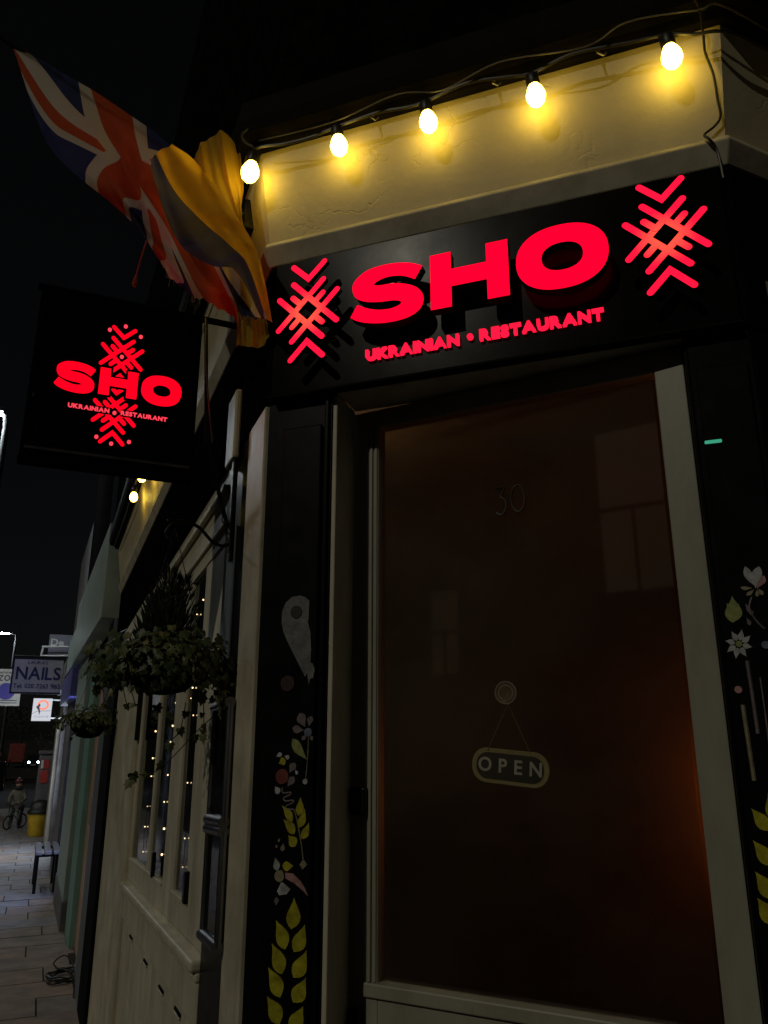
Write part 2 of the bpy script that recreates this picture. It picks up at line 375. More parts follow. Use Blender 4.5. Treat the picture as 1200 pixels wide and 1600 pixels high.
for row in range(56):                                   # paving slabs in broken courses across the pavement
    L = .43; t0 = 2.9 + row * L; o = .03 - .35 * (row % 2)
    while o < 2.58:
        wd = min(random.choice((.55, .68, .60)), 2.598 - o)
        ins = .006; vs = []
        h = random.uniform(-.002, .004)
        for z in (-.05, h):
            for (t, oo) in ((t0 + ins, o + ins), (t0 + L - ins, o + ins), (t0 + L - ins, o + wd - ins), (t0 + ins, o + wd - ins)):
                vs.append(P0 + ET * t + EO * max(oo, -.02) + Vector((0, 0, zg(t) + z)))
        if o + wd > .05:
            mb = MB().add(vs, [(0, 3, 2, 1), (4, 5, 6, 7), (0, 1, 5, 4), (1, 2, 6, 5), (2, 3, 7, 6), (3, 0, 4, 7)])
            near = row < 10
            mb.build('paving_slab', random.choice(('slab', 'slab_brown', 'slab_brown')) if near else random.choice(('slab', 'slab_grey', 'slab_grey')), pav)
        o += wd

# ================================================================== THE CORNER BUILDING
bld = thing('corner_building', 'black and cream corner restaurant building with splayed doorway and peeling cream fascia', 'building', (0, 0, 0))
n0 = Vector((0, -1, 0))
def mit(a, b): return (a + b) / (1 + a.dot(b))
PATH = [(P0 + ET * T0, EO, -K * T0), (P0, mit(EO, n0), 0), (P1, mit(n0, RO), 0), (P1 + RT * 3.2, RO, 0)]
MB().sweep([(-.06, 2.80), (.018, 2.806), (.062, 3.090), (-.06, 3.094)], PATH).build('fascia_panel', 'fascia', bld)
MB().sweep([(-.06, 2.742), (.012, 2.748), (.034, 2.800), (.030, 2.812), (.016, 2.815), (-.06, 2.816)], PATH).build('moulding', 'cream', bld, bevel=.003)
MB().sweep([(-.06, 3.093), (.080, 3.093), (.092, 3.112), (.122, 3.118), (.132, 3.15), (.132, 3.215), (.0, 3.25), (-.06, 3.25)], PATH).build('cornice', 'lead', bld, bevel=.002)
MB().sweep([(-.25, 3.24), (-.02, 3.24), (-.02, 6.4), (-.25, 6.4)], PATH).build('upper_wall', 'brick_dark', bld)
MB().sweep([(-.06, 2.344), (.010, 2.344), (.010, 2.744), (-.06, 2.744)], PATH).build('fascia_board', 'black_board', bld)
# --- splayed corner
pl = MB().box(FC, -.921, -.742, -.11, -.001, 0, 2.342).build('pilaster', 'black_gloss', bld)
MB().box(FC, -.872, -.764, -.001, .010, .12, 2.26).build('raised_panel', 'black_gloss', pl, bevel=.004)
MB().box(FC, -.758, -.746, -.001, .008, 0, 2.33).build('bead', 'black_gloss', pl, bevel=.003)
pr = MB().box(FC, .102, .2245, -.11, -.001, 0, 2.342).build('pilaster', 'black_gloss', bld)
MB().box(FC, .112, .215, -.001, .010, .12, 2.26).build('raised_panel', 'black_gloss', pr, bevel=.004)
MB().box(FC, -.742, -.729, -.125, -.006, 0, 2.342).build('door_jamb', 'cream_dirty', bld, bevel=.003)
MB().box(FC, .0935, .102, -.125, -.006, 0, 2.342).build('door_jamb', 'black_gloss', bld, bevel=.003)
MB().box(FC, -.729, .0935, -.125, -.004, 2.343, 2.40).build('door_head', 'cream_dirty', bld)
ART=[('L','y',(-0.8013,1.1736),(-0.8054,1.1125),0.0336),('L','y',(-0.8429,1.1275),(-0.8182,1.0731),0.0317),('L','y',(-0.8504,1.082),(-0.8238,1.0263),0.0334),('L','y',(-0.857,1.0362),(-0.8257,0.9835),0.0332),('L','y',(-0.857,0.9825),(-0.8251,0.9358),0.0348),('L','y',(-0.7733,1.1249),(-0.7971,1.0703),0.0315),('L','y',(-0.7677,1.0763),(-0.7965,1.0229),0.033),('L','y',(-0.7683,1.0255),(-0.7967,0.9777),0.0328),('L','y',(-0.7729,0.9737),(-0.8003,0.9271),0.0326),('L','y',(-0.7928,1.3756),(-0.7963,1.3367),0.0194),('L','y',(-0.8376,1.3567),(-0.8105,1.3236),0.0182),('L','y',(-0.7804,1.3522),(-0.7943,1.3124),0.0181),('L','y',(-0.8327,1.328),(-0.8035,1.2994),0.0205),('L','y',(-0.7698,1.324),(-0.7863,1.29),0.0179),('L','y',(-0.8196,1.2958),(-0.8014,1.2743),0.0228),('L','g',(-0.7782,1.4533),(-0.817,1.4992),0.0225),('W','o',[(-0.7772,1.5025),(-0.7782,1.4533),(-0.7814,1.4154)],0.0012),('W','o',[(-0.8077,1.3493),(-0.7997,1.328),(-0.7885,1.2839),(-0.7826,1.2503)],0.0016),('L','n',(-0.7853,1.5241),(-0.8001,1.5548),0.0238),('L','n',(-0.7759,1.5252),(-0.7706,1.548),0.0149),('L','n',(-0.7888,1.5172),(-0.8173,1.522),0.0176),('C','b',(-0.778,1.5126),0.0094),('L','n',(-0.7824,1.5089),(-0.7931,1.496),0.0099),('L','n',(-0.7749,1.5089),(-0.7671,1.495),0.0074),('C','r',(-0.8388,1.4176),0.016),('L','w',(-0.8563,1.4595),(-0.8413,1.4656),0.0101),('L','w',(-0.8351,1.4614),(-0.8229,1.4561),0.01),('L','y',(-0.8488,1.4451),(-0.8315,1.4517),0.0175),('L','n',(-0.8217,1.4253),(-0.8076,1.4467),0.0173),('L','n',(-0.8255,1.3957),(-0.809,1.417),0.0172),('L','w',(-0.8567,1.3961),(-0.846,1.3805),0.0149),('L','w',(-0.807,1.4318),(-0.8023,1.4222),0.0069),('C','w',(-0.7816,1.408),0.0059),('W','n',[(-0.8379,1.3944),(-0.8362,1.3829),(-0.8177,1.3843),(-0.8187,1.3791),(-0.834,1.3725),(-0.8293,1.3663),(-0.8121,1.3678),(-0.81,1.3637),(-0.8276,1.355),(-0.8237,1.3495),(-0.8077,1.3493)],0.002),('L','w',(-0.8495,1.2498),(-0.8436,1.2239),0.0163),('L','y',(-0.8047,1.2355),(-0.8317,1.2347),0.0193),('C','o',(-0.837,1.2138),0.0116),('P','p',[(-0.8241,1.2208),(-0.8057,1.2202),(-0.7861,1.2056),(-0.7743,1.1907),(-0.7683,1.1787),(-0.7818,1.1887),(-0.8012,1.2016),(-0.8225,1.2098)]),('P','w',[(-0.8319,1.203),(-0.8102,1.1886),(-0.8194,1.1787),(-0.8365,1.176),(-0.8419,1.1835)]),('P','o',[(-0.7819,1.2499),(-0.772,1.2393),(-0.7823,1.2294),(-0.7903,1.2384)]),('P','n',[(-0.8429,1.1725),(-0.8361,1.1651),(-0.8422,1.1554),(-0.8487,1.1643)]),('L','o',(-0.8425,1.289),(-0.8411,1.2819),0.0055),('L','o',(-0.8486,1.2757),(-0.8472,1.2693),0.0055),('L','o',(-0.8304,1.2797),(-0.8344,1.2634),0.0101),('P','w2',[(-0.8089,1.8248),(-0.8297,1.8226),(-0.8464,1.8097),(-0.8551,1.7878),(-0.8547,1.7604),(-0.8493,1.7397),(-0.833,1.7087),(-0.813,1.6748),(-0.7896,1.6349),(-0.7844,1.6445),(-0.7799,1.6153),(-0.7757,1.6313),(-0.7695,1.6312),(-0.7657,1.6505),(-0.7704,1.6637),(-0.7767,1.6671),(-0.7761,1.6966),(-0.7788,1.7366),(-0.7862,1.7604),(-0.7846,1.7705),(-0.784,1.8112),(-0.7955,1.8205)]),('C','k',(-0.817,1.7857),0.0151),('C','r2',(-0.8333,1.6213),0.0178),('L','w',(0.1723,1.7801),(0.1565,1.8233),0.0151),('L','w',(0.1699,1.7785),(0.1817,1.8215),0.0181),('L','p',(0.1726,1.7783),(0.1879,1.803),0.018),('L','o',(0.1648,1.7806),(0.1434,1.782),0.0075),('L','o',(0.1671,1.7775),(0.1523,1.7665),0.0075),('L','o',(0.1724,1.7771),(0.1706,1.7624),0.0074),('L','o',(0.1742,1.7782),(0.1815,1.7647),0.0074),('L','g',(0.1264,1.7669),(0.1214,1.7149),0.031),('L','g',(0.1156,1.7537),(0.1199,1.7209),0.0161),('L','g',(0.1372,1.7525),(0.1242,1.7207),0.0161),('L','w',(0.151,1.6672),(0.1339,1.6722),0.0106),('L','w',(0.1384,1.6495),(0.1307,1.6679),0.0106),('L','w',(0.1196,1.6459),(0.1258,1.6671),0.0106),('L','w',(0.1055,1.6587),(0.1221,1.6702),0.0106),('L','w',(0.1044,1.6805),(0.1217,1.6754),0.0106),('L','w',(0.1171,1.6985),(0.125,1.6797),0.0106),('L','w',(0.1361,1.7019),(0.1299,1.6805),0.0106),('L','w',(0.15,1.6889),(0.1336,1.6774),0.0106),('C','g',(0.1278,1.6738),0.0058),('C','p',(0.1167,1.5887),0.0068),('C','b',(0.1739,1.6703),0.0073),('W','n',[(0.1383,1.6419),(0.1399,1.5771),(0.1407,1.5086)],0.0035),('W','o',[(0.1212,1.5608),(0.123,1.4897),(0.1244,1.4259)],0.004),('W','n',[(0.157,1.6103),(0.1577,1.5548),(0.1572,1.4898)],0.0015),('W','n',[(0.1616,1.7629),(0.1548,1.7426),(0.1625,1.7187),(0.1761,1.7007)],0.002),('L','n',(0.1479,1.7519),(0.1544,1.7309),0.0074),('L','n',(0.1605,1.7364),(0.1541,1.7279),0.0053),('L','n',(0.1472,1.7242),(0.1516,1.7076),0.0074),('L','y',(0.113,1.3787),(0.1358,1.3411),0.0247),('L','y',(0.109,1.3249),(0.1333,1.2835),0.0269),('L','y',(0.1066,1.2732),(0.1288,1.2294),0.029),('L','y',(0.1047,1.2303),(0.126,1.1884),0.0298),('L','y',(0.1439,1.4054),(0.148,1.3593),0.0246)]
def teardrop(tip, base, wdt, n=9):
    tip = Vector(tip); base = Vector(base); d = base - tip; L = d.length; d /= L; s = Vector((-d.y, d.x)); out = []
    for sg in (1, -1):
        rng = range(n + 1) if sg == 1 else range(n - 1, 0, -1)
        for k in rng:
            a = k / n; r = math.sin(math.pi * a ** 1.55) ** .85 if 0 < a < 1 else 0
            out.append(tip + d * L * a + s * sg * r * wdt * .5 + s * .05 * L * math.sin(math.pi * a))
    return [(p.x, p.y) for p in out]
NAMES = dict(L='painted_leaf', C='painted_dot', P='painted_shape', W='painted_stem')
for i, a in enumerate(ART):
    k, c = a[0], a[1]; o1 = .0125 + .0002 * (i % 7)
    if k == 'L': pts = teardrop(a[2], a[3], a[4])
    elif k == 'C':
        o1 = .0148; pts = [(a[2][0] + a[3] * math.cos(2 * math.pi * j / 18), a[2][1] + a[3] * math.sin(2 * math.pi * j / 18)) for j in range(18)]
    elif k == 'P': pts = a[2]
    par = pl if (a[2][0][0] if k in 'PW' else a[2][0]) < 0 else pr
    nm = 'painted_petal' if k == 'L' and c in 'wnpb' else NAMES[k]
    if k == 'W': MB().tube([FC(p[0], .0115, p[1]) for p in crom([(q[0], q[1], 0) for q in a[2]], 5)] if False else [FC(p.x, .0115, p.y) for p in crom([(q[0], q[1], 0) for q in a[2]], 5)], a[3], 6).build(nm, 'paint_' + c, par)
    else: MB().plate(FC, pts, .0100, o1).build(nm, 'paint_' + c, par)
# --- the door, standing ajar, hinged on the right
HG = Vector((.0915, .032, 0)); da = R(7.1); DD = Vector((-math.cos(da), math.sin(da), 0)); DN = Vector((-math.sin(da), -math.cos(da), 0))
def FD(s, o, z): return HG + DD * s + DN * o + Vector((0, 0, z))
door = MB()
door.box(FD, 0, .062, -.04, 0, .13, 2.338); door.box(FD, .760, .836, -.04, 0, .13, 2.338)
door.box(FD, .062, .760, -.04, 0, 2.288, 2.338); door.box(FD, .062, .760, -.04, 0, .13, .962)
door = door.build('door', 'white_paint', bld, bevel=.002)
for a, c, f in ((.7625, .770, .004), (.775, .783, .006), (.788, .794, .004)): MB().box(FD, a, c, 0, f, .991, 2.287).build('glazing_bead', 'white_paint', door, bevel=.002)
MB().box(FD, .062, .790, -.03, .010, .962, .990).build('bottom_bead', 'white_paint', door, bevel=.003)
MB().box(FD, .070, .752, -.022, -.016, .985, 2.292).build('glass', 'pane', door)
MB().box(FD, .784, .822, 0, .022, 1.332, 1.390).build('latch_case', 'iron', door, bevel=.004)
MB().box(FD, .794, .836, 0, .020, .86, .935).build('letter_plate', 'iron', door, bevel=.004)
def digit(F, strokes, w, o, name, m, par):
    b = MB()
    for st in strokes: b.tube([F(a, o, z) for a, z in st], w, 6)
    return b.build(name, m, par, smooth=True)
arc = lambda cx, cz, rx, rz, a0, a1, n=14: [(cx + rx * math.cos(R(a0 + (a1 - a0) * k / n)), cz + rz * math.sin(R(a0 + (a1 - a0) * k / n))) for k in range(n + 1)]
digit(FD, [[(p.x, p.y) for p in crom([(.449, 2.073, 0), (.440, 2.075, 0), (.4262, 2.0755, 0), (.4275, 2.073, 0), (.437, 2.053, 0), (.429, 2.046, 0), (.4235, 2.030, 0), (.431, 2.011, 0), (.441, 2.008, 0), (.449, 2.015, 0)], 5)]], .0030, -.012, 'numeral_three', 'brass', door)
digit(FD, [arc(.395, 2.043, .017, .033, 0, 360, 24)], .0022, -.012, 'numeral_zero', 'brass', door)
# --- front along the street: corner post, dark pier, folding windows, boarded riser
MB().box(FS, .002, .178, -.06, .008, -.05, 2.336).build('corner_post', 'cream', bld, bevel=.004)
MB().box(FS, .178, .455, -.06, .002, -.1, 2.342).build('pier', 'black_gloss', bld)
MB().box(FS, .288, .382, .002, .010, 1.60, 2.10).build('pier_panel', 'grey_blue', bld, bevel=.003)
MB().box(FS, .282, .392, .010, .030, 2.30, 2.52).build('corbel', 'cream', bld, bevel=.006)
hd = MB().box(FS, .455, 2.36, -.07, .000, 2.10, 2.342).build('window_head', 'cream', bld)
MB().box(FS, .455, 2.36, .000, .018, 2.262, 2.282).build('moulding', 'cream', hd, bevel=.004)
MB().box(FS, .455, 2.36, .000, .010, 2.150, 2.162).build('moulding', 'cream', hd, bevel=.003)
pan = [(.70, .775, .965), (.97, 1.25, 1.56), (1.56, 1.68, 2.085)]
STI = [(.455, .700), (1.03, 1.10), (1.106, 1.250), (1.660, 1.700), (2.30, 2.36)]
MB().box(FS, .700, .775, -.06, -.004, .97, 2.10).build('window_stile', 'cream_dirty', bld, bevel=.004)
for a, c in STI: MB().box(FS, a, c, -.06, -.004, .97, 2.10).build('window_stile', 'cream_dirty', bld, bevel=.004)
for a, c in ((.775, 1.03), (1.25, 1.66), (1.70, 2.30)):
    fr = MB().box(FS, a, c, -.06, -.004, .97, 1.055).build('window_rail', 'cream_dirty', bld, bevel=.003)
    MB().box(FS, a, c, -.020, -.016, 1.05, 2.10).build('window_pane', 'pane_window', bld)
    MB().box(FS, a, c, -.026, -.0215, 1.05, 2.10).build('pane_backing', 'pane_tone', bld)  # added sheet behind the glass; its colour stands for reflected light
    MB().box(FS, a, c, -.05, .004, 1.055, 1.066).build('glazing_bead', 'cream_dirty', fr, bevel=.002)
MB().box(FS, .455, 2.37, -.06, .030, .930, .958).build('window_sill', 'cream_dirty', bld, bevel=.008)
MB().box(FS, .455, 2.37, -.06, .014, .905, .929).build('sill_moulding', 'cream_dirty', bld, bevel=.006)
MB().box(FS, .455, 2.36, -.06, -.002, .958, .969).build('sill_upstand', 'cream_dirty', bld)
MB().box(FS, .455, 2.36, -.06, .006, .80, .905).build('riser_rail', 'cream_dirty', bld, bevel=.003)
t = .46
while t < 2.34:
    MB().box(FS, t + .002, min(t + .148, 2.36), -.06, -.004, -.05, .80).build('riser_board', 'cream_dirty', bld, bevel=.004); t += .150
for t, z in ((.76, .775), (1.09, .765), (1.50, .77), (2.00, .775)):
    v = MB().box(FS, t - .05, t + .05, -.004, .001, z - .008, z).build('vent_slot', 'black_matt', bld)
    MB().box(FS, t - .05, t + .05, -.003, .005, z - .014, z - .0085).build('lip', 'cream', v, bevel=.002)
MB().box(FS, 2.36, 3.62, -.06, .012, -.25, 2.342).build('boarded_wall', 'cream', bld, bevel=.004)
MB().box(FS, 3.62, 4.24, -.06, .034, -.3, 2.342).build('end_pier', 'black_matt', bld, bevel=.004)
for t in (.735, 1.46): MB().box(FS, t - .018, t + .018, -.004, .010, 1.06, 1.15).build('window_latch', 'iron', bld, bevel=.003)
MB().box(FS, 2.33, 2.352, .0, .020, 1.60, 1.86).build('shoot_bolt', 'iron', bld, bevel=.004)
# --- front on the other side
MB().box(FR, .002, .06, -.06, .004, -.05, 2.342).build('pier', 'black_gloss', bld)
MB().box(FR, .06, .42, -.06, .010, -.05, 2.47).build('side_post', 'cream', bld, bevel=.004)
MB().box(FR, .42, 3.0, -.06, .000, -.05, 2.342).build('side_front', 'black_gloss', bld)
# --- inside, behind the glass
bw = MB(); prof = [(2.6, 0.0)] + [(2.6 - .55 * (1 - math.cos(R(a))), 2.25 + .55 * math.sin(R(a))) for a in range(0, 91, 10)] + [(.15, 2.80)]
for y_, z_ in prof:
    for x_ in (-.80 - .80 * y_, .10 + .85 * y_): bw.v.append(Vector((x_, y_, z_)))
for k in range(len(prof) - 1): bw.f.append([2 * k, 2 * k + 1, 2 * k + 3, 2 * k + 2]); bw.m.append(0)
bw.build('inner_wall', 'inner_wall', bld, smooth=True)
MB().box(FW, -1.4, .9, .14, 2.58, -.02, .02).build('inner_floor', 'inner_dark', bld)
pdl = thing('inner_fill_lamp', 'dim warm pendant lamp added inside to brighten the back wall, unseen behind the left jamb', 'lamp', (-1.30, 1.2, 2.30))  # lamp added only to light the upper inner wall
MB().tube([(-1.30, 1.2, 2.78), (-1.30, 1.2, 2.42)], .004, 6).build('flex', 'cable_black', pdl)
MB().lathe((-1.30, 1.2, 2.30), [(.09, 0), (.03, .12)], 16).build('lamp_shade', 'fill', pdl, smooth=True)
lampt = thing('wall_lamp', 'orange wall lamp inside glowing behind the right edge of the glass door', 'lamp', (.46, 2.38, 1.12))
MB().box(FW, .43, .49, 2.55, 2.59, 1.10, 1.26).build('back_plate', 'brass', lampt, bevel=.004)
MB().lathe((.46, 2.42, 1.12), [(.05, 0), (.08, .16)], 16).build('lamp_shade', 'inner_lamp', lampt, smooth=True)

# ================================================================== LETTERING
dg = bpy.context.evaluated_depsgraph_get
def glyph(ch, size, ext=.0, off=0.0):
    cu = bpy.data.curves.new('glyph', 'FONT'); cu.body = ch; cu.size = size; cu.extrude = ext; cu.offset = off; cu.resolution_u = 4
    o = bpy.data.objects.new('glyph', cu); col.objects.link(o); bpy.context.view_layer.update()
    me = o.evaluated_get(dg()).to_mesh(); vs = [v.co.copy() for v in me.vertices]; fs = [list(p.vertices) for p in me.polygons]
    o.evaluated_get(dg()).to_mesh_clear(); bpy.data.objects.remove(o); bpy.data.curves.remove(cu)
    return vs, fs
GC = {}
def write(text, F, a0, z0, a1, h, o, m, parent, ext=.001, bold=.03, dirn=1, name='letter', track=.06, each=True):
    """letters from a0 towards a1 (reading left to right), cap height h"""
    gl = []; x = 0
    for c in text:
        if c == ' ': x += .35; continue
        if (c, bold) not in GC: GC[(c, bold)] = glyph(c, 1.0, .01, bold)
        vs, fs = GC[(c, bold)]
        lo = min(v.x for v in vs); hi = max(v.x for v in vs); gl.append((c, vs, fs, x - lo)); x += hi - lo + track
    W = x - track; sx = abs(a1 - a0) / W; sg = 1 if a1 > a0 else -1
    cap = max(v.y for v in (GC[('N', bold)] if ('N', bold) in GC else GC.setdefault(('N', bold), glyph('N', 1.0, .01, bold)))[0]); sz = h / cap
    base = MB()
    for c, vs, fs, x0 in gl:
        b = MB() if each else base
        yo = .30 if c == '\u2022' else 0
        b.add([F(a0 + sg * (v.x + x0) * sx, o + v.z * ext / .01, z0 + v.y * sz) for v in vs], fs)
        if each: b.build(name, m, parent)
    if not each: base.build(name, m, parent)

SPTS = [(-.4722, 2.6044), (-.4917, 2.5713), (-.5217, 2.5871), (-.555, 2.5934), (-.5831, 2.5895), (-.5983, 2.5802), (-.5859, 2.5744), (-.5495, 2.5724), (-.5164, 2.5638), (-.4892, 2.5489), (-.4733, 2.5279), (-.4709, 2.507), (-.4792, 2.4885), (-.4982, 2.4751), (-.528, 2.4679), (-.5663, 2.4674), (-.6051, 2.4734), (-.639, 2.4849), (-.6608, 2.4994), (-.6423, 2.5314), (-.6166, 2.5171), (-.5885, 2.5071), (-.5607, 2.5037), (-.5387, 2.5067), (-.5277, 2.5132), (-.532, 2.52), (-.5496, 2.5249), (-.583, 2.5278), (-.6167, 2.535), (-.6425, 2.5482), (-.6542, 2.567), (-.6556, 2.5886), (-.646, 2.6048), (-.6231, 2.6211), (-.5945, 2.6286), (-.5549, 2.6297), (-.5159, 2.6236), (-.4912, 2.6148)]
def smooth2(p): return [(v.x, v.y) for v in crom([(a, b, 0) for a, b in p], 4)]
S_OUT = [SPTS[0]] + smooth2(SPTS[1:19]) + smooth2(SPTS[19:] + [SPTS[0]])[:-1]
H_OUT = [(-.4530, 2.6268), (-.4010, 2.6268), (-.4010, 2.5790), (-.3152, 2.5790), (-.3152, 2.6280), (-.2630, 2.6280), (-.2630, 2.4785), (-.3152, 2.4785), (-.3152, 2.5318), (-.4010, 2.5318), (-.4010, 2.4775), (-.4530, 2.4775)]
def sup(cx, cz, rx, rz, n=48, e=2.25):
    o = []
    for k in range(n):
        a = 2 * math.pi * k / n; c, s = math.cos(a), math.sin(a)
        o.append((cx + rx * math.copysign(abs(c) ** (2 / e), c), cz + rz * math.copysign(abs(s) ** (2 / e), s)))
    return o
O_OUT = sup(-.142, 2.553, .1036, .083); O_IN = sup(-.1405, 2.553, .0465, .0357)
def capsule(p, q, r, n=6):
    p = Vector(p); q = Vector(q); d = (q - p).normalized(); a0 = math.atan2(d.y, d.x); o = []
    for k in range(n + 1): a = a0 - math.pi / 2 + math.pi * k / n; o.append((q.x + r * math.cos(a), q.y + r * math.sin(a)))
    for k in range(n + 1): a = a0 + math.pi / 2 + math.pi * k / n; o.append((p.x + r * math.cos(a), p.y + r * math.sin(a)))
    return o
def motif_bars():
    b = [((-.081, -.044), (.042, .082)), ((-.042, -.082), (.081, .044)), ((-.081, .044), (.042, -.082)), ((-.042, .082), (.081, -.044))]
    s = .020; e = .042
    b += [((sx * s, sz * s), (sx * e, sz * e)) for sx in (1, -1) for sz in (1, -1)]
    return b
CHEV = [[(-.044, .134), (0, .091), (.044, .134)], [(-.044, -.134), (0, -.088), (.044, -.134)]]
def chevron(pts, r):
    a, t, c = [Vector(p) for p in pts]; up = 1 if a.y > t.y else -1
    d1 = (a - t).normalized(); d2 = (c - t).normalized(); n1 = Vector((-d1.y, d1.x)); n2 = Vector((-d2.y, d2.x)); o = []
    if n1.y * up < 0: n1 = -n1
    if n2.y * up < 0: n2 = -n2
    m = Vector((0, up * r / max(.3, abs(n1.y))))
    def endcap(p, d, nn, n=6): return [p + nn * r * math.cos(math.pi * k / n) + d * r * math.sin(math.pi * k / n) for k in range(n + 1)]
    o = endcap(a, d1, n1)[::-1]; o = [t + m] + endcap(a, d1, n1) + [t - m] + endcap(c, d2, n2)[::-1]
    return [(p.x, p.y) for p in o]
def shift(p, cx, cz, s=1): return [(cx + a * s, cz + z * s) for a, z in p]

# ---- main sign over the door
sg = thing('illuminated_sign', 'wide black sign over the door with glowing red letters SHO and woven motifs', 'sign', (-.34, -.03, 2.346))
MB().box(FC, -.905, .212, .010, .024, 2.346, 2.740).build('panel', 'sign_black', sg, bevel=.002)
MB().box(FC, -.905, .212, .010, .034, 2.340, 2.3455).build('trim', 'lead', sg)
MB().plate(FC, S_OUT, .052, .080, 0, 1).build('letter', ['neon', 'side_dark'], sg)
MB().plate(FC, H_OUT, .052, .080, 0, 1).build('letter', ['neon', 'side_dark'], sg)
MB().ring(FC, O_OUT, O_IN, .052, .080, 0, 1).build('letter', ['neon', 'side_dark'], sg)
for px_, pz_ in ((-.565, 2.48), (-.56, 2.61), (-.427, 2.50), (-.427, 2.60), (-.289, 2.50), (-.289, 2.60), (-.22, 2.553), (-.064, 2.553)): MB().tube([FC(px_, .024, pz_), FC(px_, .053, pz_)], .004, 8).build('stand_off', 'side_dark', sg)
write('UKRAINIAN', FC, -0.6378, 2.4034, -0.3986, .0258, .030, 'neon_tube', sg, ext=.006, bold=.045)
write('RESTAURANT', FC, -0.3483, 2.4045, -0.063, .0258, .030, 'neon_tube', sg, ext=.006, bold=.045)
MB().plate(FC, sup(-0.3715, 2.4177, .0074, .0074, 16, 2), .025, .034).build('dot', 'neon_tube', sg)
for cx, cz in ((-.779, 2.5455), (.082, 2.5530)):
    for i, (p, q) in enumerate(motif_bars()): MB().plate(FC, shift(capsule(p, q, .0076), cx, cz), .066, .0800 + .0003 * i, 0, 1).build('motif_bar', ['neon_motif', 'side_dark'], sg)
    for px_, pz_ in ((-.06, -.023), (.06, .023), (.06, -.023), (-.06, .023), (0, .090), (0, -.090)): MB().tube([FC(cx + px_, .024, cz + pz_), FC(cx + px_, .067, cz + pz_)], .003, 8).build('stand_off', 'side_dark', sg)
    for c in CHEV: MB().plate(FC, shift(chevron(c, .0076), cx, cz), .066, .0800, 0, 1).build('motif_chevron', ['neon_motif', 'side_dark'], sg)

# ---- projecting sign on the street side
TH = .30
def FH(o, dpt, z): return FS(TH - dpt, o, z)            # o: distance from wall; depth towards the camera; z in street frame
hs = thing('projecting_sign', 'square black projecting box sign with red glowing SHO hanging beside the flag', 'sign', FS(TH, .36, 2.235))
MB().box(FH, .140, .590, -.05, .0, 2.232, 2.735).build('box', 'black_board', hs, bevel=.004)
MB().box(FH, .150, .580, .0, .008, 2.250, 2.258).build('lower_trim', 'steel', hs)
MB().box(FH, .136, .594, -.055, .002, 2.224, 2.2315).build('bottom_rail', 'black_board', hs, bevel=.003)
MB().box(FH, .572, .577, .0, .003, 2.40, 2.412).build('clip', 'steel', hs)
k = .54
def hmap(pts, cx, cz, s): return [(cx - (a) * s, cz + z * s) for a, z in pts]
for cz, cx in ((2.5625, .3605), (2.388, .3645)):
    for i, (p, q) in enumerate(motif_bars()): MB().plate(FH, hmap(capsule(p, q, .0075), cx, cz, .67), .0, .004 + .0002 * i).build('motif_bar', 'neon_hang', hs)
    for c in CHEV: MB().plate(FH, hmap(chevron(c, .0075), cx, cz, .67), .0, .004).build('motif_chevron', 'neon_hang', hs)
    MB().plate(FH, sup(cx, cz, .0052, .0052, 14, 2), .0, .005).build('dot', 'neon_edge', hs)
for dx, dz, up in ((.040, .078, 1), (-.002, .098, 1), (-.046, .074, 1), (.040, -.078, -1), (0.0, -.092, -1), (-.046, -.080, -1)):
    cx, cz = (.3605, 2.5625) if up > 0 else (.3645, 2.388)
    MB().plate(FH, sup(cx + dx, cz + dz, .0052, .0052, 14, 2), .0, .005).build('dot', 'neon_edge', hs)
def grow(pts, cx, cz, d):                               # dark keyline: letter pushed outwards
    o = []; n = len(pts)
    for i in range(n):
        a, b, c = Vector(pts[i - 1]), Vector(pts[i]), Vector(pts[(i + 1) % n]); e1 = (b - a); e2 = (c - b)
        if e1.length < 1e-6 or e2.length < 1e-6: o.append(pts[i]); continue
        n1 = Vector((e1.y, -e1.x)).normalized(); n2 = Vector((e2.y, -e2.x)).normalized(); m = n1 + n2
        m = m / max(.4, m.dot(n1)); o.append((b.x + m.x * d, b.y + m.y * d))
    return o
ctr = lambda P: ((min(p[0] for p in P) + max(p[0] for p in P)) / 2, (min(p[1] for p in P) + max(p[1] for p in P)) / 2)
for P, cx, cz in ((S_OUT, .4765, 2.4755), (H_OUT, .3620, 2.4768), (O_OUT, .2435, 2.4765)):
    c = ctr(P); Q = hmap([(a - c[0], z - c[1]) for a, z in P], cx, cz, k)
    if P is H_OUT:
        MB().plate(FH, grow(Q, cx, cz, -.006)[::-1], .0, .0062).build('letter_keyline', 'black_matt', hs)
        MB().plate(FH, grow(Q, cx, cz, .006)[::-1], .0, .0064).build('letter_keyline', 'black_matt', hs)
    if P is O_OUT: MB().ring(FH, Q, hmap([(a - c[0], z - c[1]) for a, z in O_IN], cx, cz, k), .0, .009).build('letter', 'neon_hang', hs)
    else: MB().plate(FH, Q, .0, .009).build('letter', 'neon_hang', hs)
MB().box(FH, .372, .492, .0, .0066, 2.379, 2.400).build('line_ground', 'black_matt', hs)
MB().box(FH, .218, .349, .0, .0066, 2.379, 2.400).build('line_ground', 'black_matt', hs)
write('UKRAINIAN', FH, .4860, 2.3835, .3785, .0120, .0075, 'neon_edge', hs, ext=.001, bold=.045)
write('RESTAURANT', FH, .3480, 2.3835, .2215, .0120, .0075, 'neon_edge', hs, ext=.001, bold=.045)
